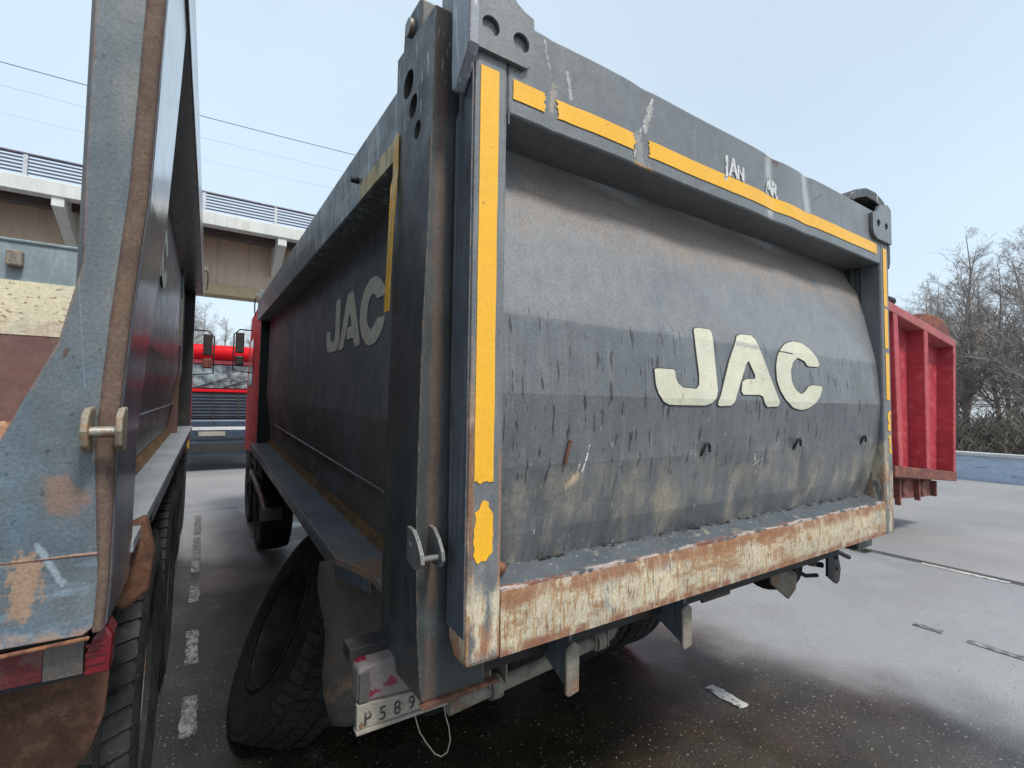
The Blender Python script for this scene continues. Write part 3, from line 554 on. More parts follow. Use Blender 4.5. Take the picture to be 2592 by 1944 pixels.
# side posts with a chamfered foot
MB().prism([(.100, 1.11), (.065, 1.072), (.0, 1.072), (0, 2.735), (.100, 2.735)], 'x', 0, .099).build('side_post', M['post_front'], gate, .012)
MB().prism([(.100, 1.11), (.065, 1.072), (.0, 1.072), (0, 2.735), (.100, 2.735)], 'x', 2.401, 2.50).build('side_post', M['post_far'], gate, .010, label='far side post of the tailgate, its tape flaked at the bottom')
MB().prism([(.100, 1.145), (.1, 2.46), (.006, 2.56), (.006, 1.14)], 'x', -.004, .0).build('side_plate', M['dark_side'], gate, .001)
MB().box(2.402, 2.414, .101, .205, 1.1, 2.466).build('side_return', M['dark_side'], gate)
MB().box(.086, .098, .101, .205, 1.1, 2.466).build('side_return', M['dark_side'], gate)
# bottom rail and sloping shelf
br = MB(); n = 90
for i in range(n + 1):
    x = .099 + 2.302 * i / n; wv = .0025 * math.sin(x * 11) + .0015 * math.sin(x * 29)
    for (y, z) in ((.004, 1.074), (.002, 1.10), (.002 + wv * .4, 1.15), (.002, 1.21), (.006, 1.232 + wv * .6), (.16, 1.236), (.16, 1.074)): br.v.append((x, y, z))
K = 7
for i in range(n):
    for k in range(K): br.f.append((i * K + k, (i + 1) * K + k, (i + 1) * K + (k + 1) % K, i * K + (k + 1) % K))
br.f += [tuple(range(K)), tuple(range(n * K, n * K + K))[::-1]]
br.build('bottom_rail', M['rail_rust'], gate, smooth=True, label='bottom rail with cream paint rusting away in vertical streaks')
sh = MB(); n = 80
for i in range(n + 1):
    x = .100 + 2.300 * i / n; wv = .002 * math.sin(x * 17)
    for (y, z) in ((.007, 1.230), (.007, 1.2375 + wv), (.098, 1.266), (.12, 1.266), (.12, 1.230)): sh.v.append((x, y, z))
K = 5
for i in range(n):
    for k in range(K): sh.f.append((i * K + k, (i + 1) * K + k, (i + 1) * K + (k + 1) % K, i * K + (k + 1) % K))
sh.f += [tuple(range(K)), tuple(range(n * K, n * K + K))[::-1]]
sh.build('shelf', M['shelf'], gate)
# dirt and lumps in the seam
db = MB(); rnd = random.Random(3)
for i in range(150):
    x = rnd.uniform(.15, 2.38); s_ = rnd.uniform(.003, .009); yy = .092 - rnd.random() * .012
    a = [(x + rnd.uniform(-2.2, 2.2) * s_, yy + rnd.uniform(-.6, .6) * s_, 1.262 + rnd.uniform(0, 1.1) * s_) for _ in range(6)]
    db.add(a, [(0, 1, 2), (1, 2, 3), (2, 3, 4), (3, 4, 5), (0, 2, 4), (1, 3, 5), (0, 1, 5)])
db.build('seam_dirt', M['debris'], gate, kind='stuff')
MB().lathe([(0, .0005), (.004, .016), (.012, .019), (.020, .010), (.022, .0005)], (.121, .055, 1.278), 'y', 9).xf(lambda x, y, z: (x + .003 * math.sin(z * 400), 2 * .055 - y, z + .003 * math.sin(x * 500))).build('rust_lump', M['rusty'], gate)
# weld beads between beam and posts
MB().tube([(.1, -.001, 2.468 - i * .03) for i in range(2)], .002, 6).build('weld_bead', M['beam'], gate)
# yellow tapes
def tape(x0, x1, z0, z1, ends, mat='tape', seed=1, y=-.0015, f=None, **k):
    mb = MB().prism(ragged(x0, x1, z0, z1, ends, seed=seed, **k), 'y', y - .0006, y + .0004)
    if f: mb.xf(f)
    return mb.build('reflective_tape', M[mat], gate)
tape(.015, .069, 1.512, 2.566, 'b', seed=2)
_tp = [(.020, 1.330), (.028, 1.316), (.038, 1.322), (.050, 1.320), (.060, 1.332), (.070, 1.340), (.069, 1.36), (.071, 1.38), (.070, 1.42), (.068, 1.435), (.062, 1.445), (.056, 1.452), (.057, 1.462), (.050, 1.466), (.040, 1.468), (.034, 1.458), (.030, 1.446), (.018, 1.440), (.021, 1.43), (.020, 1.415), (.016, 1.40), (.017, 1.385), (.015, 1.370), (.019, 1.355), (.016, 1.340)]
_rn = random.Random(4); _t2 = []
for (a, b), (c_, d_) in zip(_tp, _tp[1:] + _tp[:1]): _t2 += [(a, b), ((a + c_) / 2 + _rn.uniform(-.0015, .0015), (b + d_) / 2 + _rn.uniform(-.0015, .0015))]
MB().prism(_t2, 'y', -.0021, -.0011).build('reflective_tape', M['tape'], gate, label='torn lowest patch of yellow tape on the near post')
def fol(x, y, z): return (x, y + beamdent(x, z), z)
def htape(x0, x1, ends, seed):
    pts = ragged(x0, x1, 2.512, 2.566, ends, seed=seed, amp=.006, step=.0045); bmt = bmesh.new()
    f_ = bmt.faces.new([bmt.verts.new((p[0], 0, p[1])) for p in pts]); f_.normal_update(); bmesh.ops.triangulate(bmt, faces=bmt.faces[:])
    k = x0 + .02
    while k < x1: bmesh.ops.bisect_plane(bmt, geom=bmt.verts[:] + bmt.edges[:] + bmt.faces[:], plane_co=(k, 0, 0), plane_no=(1, 0, 0)); k += .025
    for v in bmt.verts: v.co.y = beamdent(v.co.x, v.co.z) - .0022
    bmesh.ops.recalc_face_normals(bmt, faces=bmt.faces)
    me = bpy.data.meshes.new('reflective_tape'); bmt.to_mesh(me); bmt.free(); me.materials.append(M['tape'])
    o = bpy.data.objects.new('reflective_tape', me); COL.objects.link(o); o.parent = gate; md = o.modifiers.new('t', 'SOLIDIFY'); md.thickness = .001; md.offset = 0
htape(.113, .219, 'r', 1); htape(.262, .567, 'lr', 2); htape(.640, 2.352, 'l', 3)
tape(2.425, 2.468, 2.25, 2.556, 'b', seed=6); tape(2.428, 2.470, 2.03, 2.235, 'tb', seed=7); tape(2.432, 2.474, 1.76, 2.005, 'tb', seed=8); tape(2.445, 2.476, 1.60, 1.70, 'tblr', seed=9, amp=.008); tape(2.45, 2.478, 1.48, 1.57, 'tblr', seed=19, amp=.008)
# cream letters on the panel
cuts = [z for z, _ in PROF]
def grow(poly, d_):
    n = len(poly); out_ = []; ar = sum(poly[i][0] * poly[(i + 1) % n][1] - poly[(i + 1) % n][0] * poly[i][1] for i in range(n)); sg = 1 if ar > 0 else -1
    for i in range(n):
        a, b, c_ = Vector(poly[i - 1]), Vector(poly[i]), Vector(poly[(i + 1) % n]); e1 = (b - a).normalized(); e2 = (c_ - b).normalized()
        nn = Vector((e1.y + e2.y, -e1.x - e2.x)); nn = nn.normalized() * sg if nn.length > 1e-6 else Vector((e1.y, -e1.x)) * sg
        out_.append(tuple(b + nn * d_))
    return out_
for L_ in (J, A, C): flat_letter('letter_outline', grow(chaikin(L_), .0035), M['letter_edge'], gate, lambda x, z: Vector((x, prof(z) + dent(x, z) - .0015, z)), cuts)
for L_ in (J, A, C):
    flat_letter('letter', chaikin(L_), M['letter'], gate, lambda x, z: Vector((x, prof(z) + dent(x, z) - .004, z)), cuts)
MX = Matrix(((1, 0, 0, 0), (0, 0, -1, 0), (0, 1, 0, 0), (0, 0, 0, 1)))
for s_, x, z in (('J', 1.045, 2.572), ('A', 1.070, 2.572), ('N', 1.120, 2.573), ('A', 1.318, 2.573), ('R', 1.368, 2.570)):
    mo = Matrix.Translation((x, beamdent(x, z) - .0025, z)) @ MX @ Matrix.Diagonal((.85, 1, 1, 1))
    text_obj('worn_letter', s_, (.098 if x < 1.1 else .088) if s_ in 'JAR' else .07, M['letter_worn'], gate, mo, .0008)
# ear plates on the beam ends
ear = MB().prism([(-.012, 2.60), (.145, 2.60), (.160, 2.612), (.172, 2.70), (.168, 2.745), (.14, 2.752), (.115, 2.765), (.096, 2.785), (.088, 2.82), (.088, 3.02), (.05, 3.08), (-.012, 3.08)], 'y', -.014, -.001).build('ear_plate', M['beam'], gate, .003)
cut = MB()
for x, z in ((.036, 2.668), (.129, 2.664)): cut.lathe([(-.02, .0005), (-.02, .026), (.02, .026), (.02, .0005)], (x, -.014, z), 'y', 24)
boolcut(ear, cut)
MB().prism([(-.035, 2.585), (-.022, 2.565), (.045, 2.50), (.062, 2.51), (.068, 2.56), (.068, 3.05), (-.035, 3.05)], 'x', -.036, -.006).build('ear_flange', grimy('scratched_flange_paint', (.24, .26, .30), (.19, .21, .25), rough=.4, coat=.3, layers=[dict(sc=(60, 60, 9), lo=.60, hi=.64, c=(.6, .62, .62), s=.8, det=3), dict(edge=.005, sc=30, lo=.4, hi=.5, c=(.2, .1, .07), s=.8)]), gate, .006)
ear2 = MB().prism([(2.29, 2.60), (2.275, 2.63), (2.275, 2.71), (2.33, 2.73), (2.36, 2.765), (2.46, 2.79), (2.502, 2.77), (2.502, 2.585), (2.33, 2.585)], 'y', -.016, -.001).build('ear_plate', M['beam'], gate, .003, label='far ear plate of the tailgate with two round holes')
cut = MB()
for x, z in ((2.345, 2.668), (2.440, 2.668)): cut.lathe([(-.02, .0005), (-.02, .021), (.02, .021), (.02, .0005)], (x, -.016, z), 'y', 20)
boolcut(ear2, cut)
MB().prism([(2.06, 2.735), (2.14, 2.80), (2.25, 2.835), (2.36, 2.84), (2.46, 2.815), (2.53, 2.76), (2.53, 2.50), (2.515, 2.46), (2.503, 2.46), (2.503, 2.72), (2.44, 2.77), (2.36, 2.79), (2.25, 2.79), (2.14, 2.755), (2.10, 2.735)], 'y', .0, .14).build('hinge_arch', M['pillar'], gate, .004)
# little hooks and rod on the panel
for x in (.954, 1.579, 2.206):
    y0 = prof(1.56); MB().tube([(x - .013, y0 + .004, 1.535), (x - .014, y0 - .010, 1.560), (x - .008, y0 - .014, 1.577), (x + .003, y0 - .014, 1.580), (x + .012, y0 - .014, 1.570), (x + .013, y0 - .014, 1.548)], .0055, 8).build('hook', M['black'], gate)
MB().tube([(.333, prof(1.6) - .008, 1.607), (.322, prof(1.57) - .010, 1.57), (.318, prof(1.54) - .008, 1.537)], .0052, 8).build('rusty_rod', M['rusty'], gate)

# --- dump body
TX = .07
def tub_prof(sx=1): return [(.0, 2.50), (.0, 1.62), (.05, 1.33), (.06, 1.10), (.10, 1.02), (.5, .98), (2.0, .98), (2.40, 1.02), (2.43, 1.33), (2.43, 2.50)]
body_poly = [(TX, 2.50), (TX - .01, 1.62), (TX + .03, 1.325), (TX + .05, 1.09), (.5, 1.0), (2.0, 1.0), (2.38, 1.09), (2.40, 1.325), (2.44, 1.62), (2.43, 2.50), (2.40, 2.50), (2.40, 1.64), (2.35, 1.35), (1.98, 1.04), (.52, 1.04), (TX + .08, 1.35), (TX + .03, 1.64), (TX + .03, 2.50)]
def make_body(parent, T, opts):
    """T: local (x,y,z) -> truck coordinates"""
    mk = lambda mb, name, mat, par, bevel=0., **k: mb.xf(T).build(name, mat, par, bevel, **k)
    mb = MB(); n = 40; K = len(body_poly); ys = [.30 + (opts['len'] - .30) * i / n for i in range(n + 1)]
    for y in ys:
        for k, (x, z) in enumerate(body_poly):
            q = shear(x, y, z); mb.v.append(q)
    for i in range(n):
        for k in range(K): mb.f.append((i * K + k, (i + 1) * K + k, (i + 1) * K + (k + 1) % K, i * K + (k + 1) % K))
    mb.f += [tuple(range(K)), tuple(range(n * K, n * K + K))[::-1]]
    body = mk(mb, 'dump_body', opts['tub'], parent)
    L_ = opts['len']
    for x0, x1 in ((-.06, TX + .03), (2.40, 2.56)):
        r = MB()
        for i in range(31):
            y = .42 + (L_ - .42) * i / 30; b = .004 * math.sin(y * 2.1)
            for (x, z) in ((x0, 2.475), (x0 - .0 + b, 2.59), (x0, 2.705), (x1, 2.705), (x1, 2.475)): r.v.append(shear(x, y, z))
        for i in range(30):
            for k in range(5): r.f.append((i * 5 + k, (i + 1) * 5 + k, (i + 1) * 5 + (k + 1) % 5, i * 5 + (k + 1) % 5))
        r.f += [(0, 1, 2, 3, 4), tuple(range(150, 155))[::-1]]
        mk(r, 'side_rail', opts['rail'], body, .006)
    # ledge along the bottom
    lx = opts.get('lx', -.085)
    mk(MB().prism([(lx, .95), (lx + .075 * (lx < -.05), .74), (lx + .075 * (lx < -.05), .40), (TX + .06, .40), (TX + .06, L_), (lx, L_)], 'z', 1.045, 1.075).xf(shear), 'ledge', opts['sill'], body, .003)
    mk(MB().prism([(lx + .005, .95), (lx + .077, .745), (lx + .077, .735), (lx + .005, .935), (lx + .005, L_), (lx + .002, L_)], 'z', 1.0, 1.05).xf(shear), 'ledge_lip', M['dark_side'], body)
    mk(MB().prism([(TX + .02, 1.075), (TX + .055, 1.075), (TX + .05, 1.115), (TX + .038, 1.12)], 'y', .40, L_).xf(shear), 'weld_strip', M['brown_strip'], body)
    mk(MB().tube([(TX + .02, y, 1.325) for y in (.40, 1.5, 3, L_)], .006, 6).xf(shear), 'seam_rod', M['sill'], body)
    mk(MB().box(.15, 2.35, L_ - .06, L_, 1.0, 2.72).xf(shear), 'front_wall', M['tub'], body)
    mk(MB().box(opts.get('cx', -.02), TX + .05, L_ - .02, L_ + .06, 1.0, 2.72).xf(shear), 'corner_post', M['black'], body, .004)
    mk(MB().box(-.055, .10, L_ + .02, L_ + .03, 2.62, 2.84).xf(shear), 'corner_gusset', M['rail'], body, .003)
    mk(MB().tube([(-.07, L_ - .1, 2.745), (-.07, L_ + .06, 2.76), (-.05, L_ + .12, 2.79)], .018, 8).xf(shear), 'tarp_crank', M['steel'], body)
    mk(MB().tube([(-.085, L_ + .06, 2.74), (-.09, L_ + .06, 2.66), (-.085, L_ + .07, 2.58), (-.08, L_ + .05, 2.54)], .007, 6).xf(shear), 'tarp_rope', M['black'], body)
    return body
IDT = lambda x, y, z: (x, y, z)
body = make_body(truck, IDT, dict(len=5.15, tub=M['tub'], rail=M['rail'], sill=M['sill']))
# rear pillar with three holes in its outer side
def pillar(x0, x1, mir=False):
    mb = MB().prism([(.120, .965), (.40, .935), (.42, .945), (.42, 2.79), (.400, 2.80), (.120, 2.765)], 'x', x0, x1)
    o = mb.build('rear_pillar', M['pillar'], body, .012); return o
p1 = MB()
# pillar widens slightly towards its foot
secz = [(.955, -.060), (1.10, -.074), (1.43, -.084), (1.9, -.078), (2.15, -.070), (2.45, -.064), (2.775, -.060)]
for z, xo in secz:
    zb = -.02 if z < 1 else 0
    zt = .03 if z > 2.7 else 0
    p1.v += [(xo, .12, z), (.12, .12, z), (.12, .42, z + zb + zt), (-.060 + (.0 if z > 1.0 else 0), .42 + (.03 if z < 1.9 else 0), z + zb + zt)]
for i in range(len(secz) - 1):
    for k in range(4): p1.f.append((i * 4 + k, i * 4 + (k + 1) % 4, (i + 1) * 4 + (k + 1) % 4, (i + 1) * 4 + k))
p1.f += [(0, 1, 2, 3), tuple(range((len(secz) - 1) * 4, len(secz) * 4))[::-1]]
pil = p1.build('rear_pillar', M['pillar'], body)
cut = MB()
for y, z, r in ((.318, 2.668, .042), (.272, 2.575, .034), (.230, 2.482, .027)): cut.lathe([(-.05, .0005), (-.05, r), (.05, r), (.05, .0005)], (-.055, y, z), 'x', 28)
boolcut(pil, cut)
md = pil.modifiers.new('bevel', 'BEVEL'); md.width = .008; md.segments = 3; md.limit_method = 'ANGLE'; md.angle_limit = R(60)
MB().prism([(.12, .965), (.42, .935), (.42, 2.80), (.12, 2.765)], 'x', 2.38, 2.56).build('rear_pillar', M['pillar'], body, .01)
MB().prism([(-.062, .944), (-.05, .952), (.13, .955), (.165, .955), (.165, .946), (-.055, .938)], 'y', .108, .135).build('pillar_foot_lip', M['rusty'], body, .002)
MB().prism([(.24, 2.78), (.24, 2.885), (.265, 2.90), (.385, 2.905), (.395, 2.80)], 'x', -.052, .02).build('hinge_block', M['pillar'], body, .005)
MB().lathe([(0, .0005), (0, .026), (-.014, .026), (-.014, .0005)], (-.052, .318, 2.845), 'x', 18).build('hinge_bolt', M['steel'], body)
MB().prism([(.12, 2.775), (.12, 2.93), (.22, 2.93), (.22, 2.80)], 'x', .0, .10).build('hinge_cheek', M['beam'], body, .005)
# lug plates with a pin on the pillar
lug = [(.13, 1.395), (.095, 1.392), (.065, 1.372), (.042, 1.345), (.036, 1.325), (.048, 1.308), (.09, 1.302), (.13, 1.315)]
M['lug_dark'] = grimy('grey_lug_steel', (.13, .135, .135), (.095, .10, .10), rough=.5, bump=.2, layers=[dict(edge=.003, sc=30, lo=.3, hi=.45, c=(.36, .34, .31), s=.8), dict(sc=30, lo=.6, hi=.68, c=(.2, .1, .06), s=.7)])
l1 = MB().prism(lug, 'x', -.102, -.093).build('lug_plate', M['lug_dark'], body, .001)
cut = MB().lathe([(-.03, .0005), (-.03, .010), (.03, .010), (.03, .0005)], (-.098, .106, 1.36), 'x', 14); boolcut(l1, cut)
MB().prism(lug, 'x', -.048, -.039).build('lug_plate', M['lug_dark'], body, .002)
MB().tube([(-.095, .062, 1.328), (-.045, .062, 1.328)], .008, 12).build('lug_pin', M['lug_dark'], body)
# faded tapes on the rail and pillar
MB().prism(ragged(.425, .825, 2.478, 2.545, 'l', seed=4), 'x', -.0628, -.0602).xf(shear).build('reflective_tape', M['tape_dull'], body)
MB().prism(ragged(.382, .424, 1.985, 2.545, '', seed=6), 'x', -.0840, -.0805).xf(lambda x, y, z: (x + (.0175 if z > 2.4 else .012 * (z - 1.98) / .42), y, z)).build('reflective_tape', M['tape_dull'] if False else grimy('orange_side_tape', (.90, .48, .04), (.85, .46, .06), rough=.5, bump=.05, layers=[dict(sc=(40, 40, 9), lo=.62, hi=.68, c=(.2, .12, .06), s=.7), dict(sc=6, lo=.4, hi=.6, c=(.85, .62, .28), s=.8, mask=[('z', 2.25, 2.45)])]), body)
MB().lathe([(0, .0005), (0, .013), (-.03, .012), (-.03, .0005)], (-.06, .86, 2.585), 'x', 12).build('rail_stud', M['black'], body)
# letters on the body side
def side_pt(u, z):      # u as on the tailgate; z 1.70..2.0 -> 1.945..2.26
    y = 1.975 - (u - .681) * 1.005; zz = 1.935 + (z - 1.70) * 1.03
    t = (2.5 - zz) / .88 if zz > 1.62 else 1; return Vector(shear(TX - .01 * t - .003, y, zz))
for L_ in (J, A, C): flat_letter('letter', chaikin(L_), M['side_letter'], body, side_pt)
# --- cab
def make_cab(parent, T, y0=5.40, zoff=0.):
    mk = lambda mb, name, mat, par, bevel=0., **k: mb.xf(T).build(name, mat, par, bevel, **k)
    cab = mk(MB().prism([(y0, 1.10), (y0, 2.80), (y0 + .25, 3.02), (y0 + 1.75, 3.0), (y0 + 2.2, 2.1), (y0 + 2.25, .95)], 'x', .02, 2.48), 'cab', M['redcab'], parent, .04)
    mk(MB().prism([(y0 + 1.15, 1.95), (y0 + 1.15, 2.6), (y0 + 1.6, 2.6), (y0 + 1.9, 1.95)], 'x', .012, .03), 'side_window', M['glass'], cab)
    mk(MB().box(-.0, 2.50, y0 - .03, y0 - .005, .9, 2.2), 'rear_bounce_block', M['black'], cab)  # black sheet added to keep the red cab out of reflections
    mk(MB().box(.03, 2.47, y0 - .02, y0 + 2.2, .90, .94), 'floor_bounce_block', M['black'], cab)  # added under the cab to block red bounce onto the asphalt
    mk(MB().prism([(y0 + .2, .55), (y0 + .2, 1.1), (y0 + 2.3, 1.0), (y0 + 2.3, .5)], 'x', .05, 2.45), 'bumper', M['black'], cab, .03)
    return cab
def mirrors(cab, T, x, y, zt, small=True, mat='black'):
    mk = lambda mb, name, mat_, par, bevel=0.: mb.xf(T).build(name, mat_, par, bevel)
    a = mk(MB().box(x - .05, x + .06, y, y + .05, zt - .30, zt), 'mirror', M['black'], cab, .015)
    mk(MB().box(x - .05, x + .06, y, y + .05, zt - .48, zt - .34), 'mirror', M[mat], cab, .02)
    mk(MB().tube([(.04, y + .06, zt + .05), (x, y + .06, zt + .05), (x - .07, y + .05, zt - .03), (x - .07, y + .05, zt - .55), (.04, y + .06, zt - .58)], .010, 6), 'mirror_arm', M['black'], cab)
cab = make_cab(truck, IDT)
mirrors(cab, IDT, -.14, 6.9, 2.72)
# --- chassis, wheels and underside
MB().box(1.0, 1.08, .45, 7.4, .80, 1.0).build('chassis_rail', M['black'], truck, .004)
MB().box(1.45, 1.53, .45, 7.4, .80, 1.0).build('chassis_rail', M['black'], truck, .004)
MB().box(.15, 2.35, .20, 5.0, .93, .99).build('body_subframe', M['black'], truck)
for y in (1.62, 2.98):
    MB().tube([(.3, y, .535), (2.2, y, .535)], .07, 10).build('axle', M['black'], truck)
    for x, fl in ((.60, True), (.93, True), (1.60, False), (1.94, False)): wheel(truck, x, y, .536, fl)
for y in (5.3, 6.75):
    for x, fl in ((.18, True), (2.32, False)): wheel(truck, x, y, .536, fl)
MB().tube([(.02, 6.2, .80), (-.02, 4.3, .74), (-.02, 4.05, .66)], .028, 8).build('stay_bar', M['steel'], truck)
MB().prism([(-.06, 4.0), (-.06, 4.12), (.12, 4.12), (.12, 4.0)], 'z', .60, .70).build('stay_bracket', M['dusty'], truck, .004)
# mudflap behind the rear wheel
fl = MB()
for j in range(13):
    z = 1.075 - .67 * j / 12
    for i in range(9):
        u = i / 8; x = -.135 + .50 * u + (.06 * (j / 12)) * (1 - u) - (.012 * math.sin(j * .9) if i == 0 else 0)
        fl.v.append((x, .95 + .02 * math.sin(u * 5 + j * .3) + (.05 * (1 - u) ** 3), z + (.02 * hashn(i, j) if j == 12 else 0) + (.02 * (1 - u) if j == 12 else 0)))
for j in range(12):
    for i in range(8): fl.f.append((j * 9 + i, j * 9 + i + 1, (j + 1) * 9 + i + 1, (j + 1) * 9 + i))
fo = fl.build('mudflap', M['flap'], truck, recalc=False, smooth=True); fo.modifiers.new('s', 'SOLIDIFY').thickness = .02
MB().box(2.2, 2.5, .93, .95, .45, 1.0).build('mudflap', M['flap'], truck, .003)
# number plate holder and tail lamp
pl = MB().prism([(-.168, .822), (.178, .822), (.178, .853), (.07, .872), (-.168, .888)], 'y', .300, .318).build('number_plate', M['plate'], truck, .003)
MB().prism([(-.170, .812), (.180, .812), (.180, .8215), (-.170, .8215)], 'y', .292, .326).build('plate_frame', M['plate'], pl, .002)
for ch, x in (('P', -.150), ('5', -.108), ('8', -.066), ('9', -.024), ('A', .018)):
    mo = Matrix.Translation((x, .2985, .830 + (x + .15) * .02)) @ MX @ Matrix.Diagonal((.85, 1, 1, 1)); text_obj('plate_character', ch, .052, M['plate_ink'], pl, mo, .0008)
lp = MB().prism([(-.166, .8885), (-.166, .975), (-.150, .985), (.12, .985), (.12, .8755), (.07, .8735)], 'y', .305, .37).build('tail_lamp', M['lamp_red'], truck, .008)
MB().prism([(-.163, .892), (-.163, .968), (-.138, .972), (-.132, .93), (-.138, .892)], 'y', .298, .306).build('clear_lens', M['lamp_clear'], lp, .002)
MB().box(-.175, .15, .365, .44, .97, 1.01).build('lamp_bracket', M['black'], truck, .004)
# hinge tube and hanging brackets under the tail
MB().tube([(.10, .30, .80), (.72, .30, .850)], .024, 14).build('hinge_tube', M['dusty'], truck)
MB().tube([(.72, .30, .850), (.75, .29, .868), (.77, .27, .93)], .024, 14).build('hinge_tube', M['dusty'], truck)
for x in (.26, .70):
    MB().lathe([(-.018, .025), (-.018, .036), (.018, .036), (.018, .025)], (x, .30, .793 + x * .08), 'x', 18).build('hinge_clamp', M['dusty'], truck)
    for dx in (-.03, .03): MB().box(x + dx - .003, x + dx + .003, .27, .33, .83, 1.05).build('hinge_strap', M['dusty'], truck)
for x in (.382, .912):
    MB().prism([(.098, 1.06), (.098, .865), (.105, .850), (.118, .862), (.40, .99), (.40, 1.06)], 'x', x + .018, x + .030).build('support_bracket', M['dark_side'], truck)
    MB().prism([(x, .985), (x, .852), (x + .012, .845), (x + .048, .852), (x + .050, .985), (x + .03, 1.0)], 'y', .086, .0975).build('support_plate', M['dusty'], truck, .003)
# lamp bracket on the far side
rb = MB().prism([(2.46, .93), (2.455, .765), (2.555, .705), (2.585, .715), (2.605, .78), (2.575, .87), (2.54, .93)], 'y', .30, .315).build('far_lamp_bracket', M['black'], truck, .003)
cut = MB().lathe([(-.03, .0005), (-.03, .016), (.03, .016), (.03, .0005)], (2.555, .305, .785), 'y', 14); boolcut(rb, cut)
MB().tube([(2.53, .30, .90), (2.66, .28, .845)], .013, 8).build('far_lamp_stub', M['black'], truck)
MB().prism([(2.16, .94), (2.18, .72), (2.36, .60), (2.44, .64), (2.46, .72), (2.38, .82), (2.38, .94)], 'y', .47, .485).build('far_mudguard_plate', M['dusty'], truck, .003)
MB().lathe([(-.08, .0005), (-.08, .10), (-.05, .17), (.05, .19), (.08, .16), (.08, .0005)], (2.47, .66, .76), 'x', 28).build('air_tank', M['rubber'], truck)
MB().tube([(2.36, .40, .93), (2.42, .36, .90), (2.47, .34, .91), (2.50, .32, .94)], .02, 8).build('air_hose', M['rubber'], truck)

for a, b, rr in (((2.40, .45, .86), (2.52, .36, .80), .016), ((2.44, .50, .90), (2.58, .40, .84), .013), ((2.50, .33, .93), (2.55, .30, .86), .018), ((2.36, .44, .78), (2.50, .38, .74), .012)):
    MB().tube([a, ((a[0] + b[0]) / 2, (a[1] + b[1]) / 2, (a[2] + b[2]) / 2 - .02), b], rr, 8).build('air_hose', M['rubber'], truck)
for i in range(7): MB().lathe([(-.004, .018), (-.004, .026), (.004, .026), (.004, .018)], (2.38 + i * .014, .44 - i * .008, .855 - i * .006), 'x', 12).build('spring_coil', M['steel'], truck)
for x in (-.155, .165): MB().lathe([(0, .0004), (0, .006), (-.004, .005), (-.004, .0004)], (x, .299, .835), 'y', 10).build('plate_bolt', M['rusty'], pl)
# cord hanging from the plate
wl = MB().tube([(-.0 + .001, .31, .822), (.006, .312, .79), (.018, .31, .75), (.038, .308, .715), (.065, .306, .675), (.085, .305, .660), (.105, .305, .665), (.115, .306, .695), (.110, .308, .735), (.098, .31, .775), (.092, .312, .828)], .0016, 6).build('cord_loop', M['string'])
tag(wl, 'thin pale cord hanging in a loop below the number plate', 'cord')

# loose tyre leaning in the gap
lt = empty('loose_tyre', (-.262, 1.90, -.062), 'worn black tyre without rim leaning against the grey tipper between the trucks', 'tyre')
lt.rotation_euler = (0, R(26), 0)
tb = MB(); tb.v = [tuple(v.co) for v in TYRE_ME.vertices]; tb.f = [tuple(p.vertices) for p in TYRE_ME.polygons]; tb.smooth = True
prf = [(-.14, .30), (-.155, .36), (-.165, .43), (-.16, .485), (-.145, .505)]
to = tb.xf(lambda x, y, z: (x + .165 - .165, y, z + .545)).build('casing', M['rubber'], lt)
bead = MB().lathe([(-.150, .30), (-.158, .312), (-.150, .322), (-.143, .31)], (0, 0, .545), 'x', 40).build('bead', M['rubber'], lt)

# ------------------------------------------------------------------ left tipper truck (mirrored, stands 0.3 m higher)
left = empty('tipper_truck', (-.68, 0, 0), 'blue-grey tipper truck without tailgate, open rear post streaked with rust', 'truck')
def LT(x, y, z): return (-(x) + (.007 * y if x < .05 else 0), y, z + .30 - SL * .55 * (y - .42))
def LT0(x, y, z): return (-x, y, z)
lb = make_body(left, LT, dict(lx=-.006, cx=.015, len=5.05, tub=M['left_tub'], rail=M['rail_left'], sill=grimy('pale_ledge_paint', (.27, .30, .32), (.23, .25, .27), rough=.5, layers=[dict(sc=30, lo=.6, hi=.7, c=(.36, .38, .40), s=.5)])))
# rear frame: flares inwards towards the foot.  local x grows to the left of the picture
rear = [(.060, 3.30), (.060, 2.1), (.057, 1.95), (.085, 1.80), (.148, 1.635), (.30, 1.50), (.42, 1.455), (2.0, 1.455), (2.15, 1.50), (2.30, 1.64), (2.38, 1.95), (2.38, 3.30), (2.46, 3.30), (2.46, 1.32), (.03, 1.285), (.012, 1.30), (.010, 1.38), (.008, 1.62), (-.003, 1.85), (-.022, 2.10), (-.038, 2.6), (-.053, 3.30)]
rf = MB().prism(rear, 'y', .10, .16).xf(LT0).build('rear_frame', M['blue_post'], lb, .0015)
# rusty outer edge strip and pale outer side of the post
es = MB(); zz = [(1.285, .002), (1.38, -.002), (1.62, -.002), (1.85, -.014), (2.1, -.032), (2.6, -.047), (3.3, -.062)]
for z, xo in zz: wd_ = .030 if z > 1.5 else .016; es.v += [(xo, .1, z), (xo + wd_, .097, z), (xo + wd_, .12, z), (xo, .12, z)]
for i in range(len(zz) - 1):
    for k in range(4): es.f.append((i * 4 + k, i * 4 + (k + 1) % 4, (i + 1) * 4 + (k + 1) % 4, (i + 1) * 4 + k))
es.f += [(0, 1, 2, 3), (24, 25, 26, 27)]
es.xf(LT0).build('edge_strip', M['brown_edge'], lb, .004)
gs = MB()      # filler face between strip and frame
ss = MB()
for z, xo in zz:
    yf = .40 if z < 1.7 else .40 + (z - 1.7) * .18
    ss.v += [(xo - .002, .118, z), (xo + .04, .118, z), (xo + .04, yf, z), (xo - .004, yf, z)]
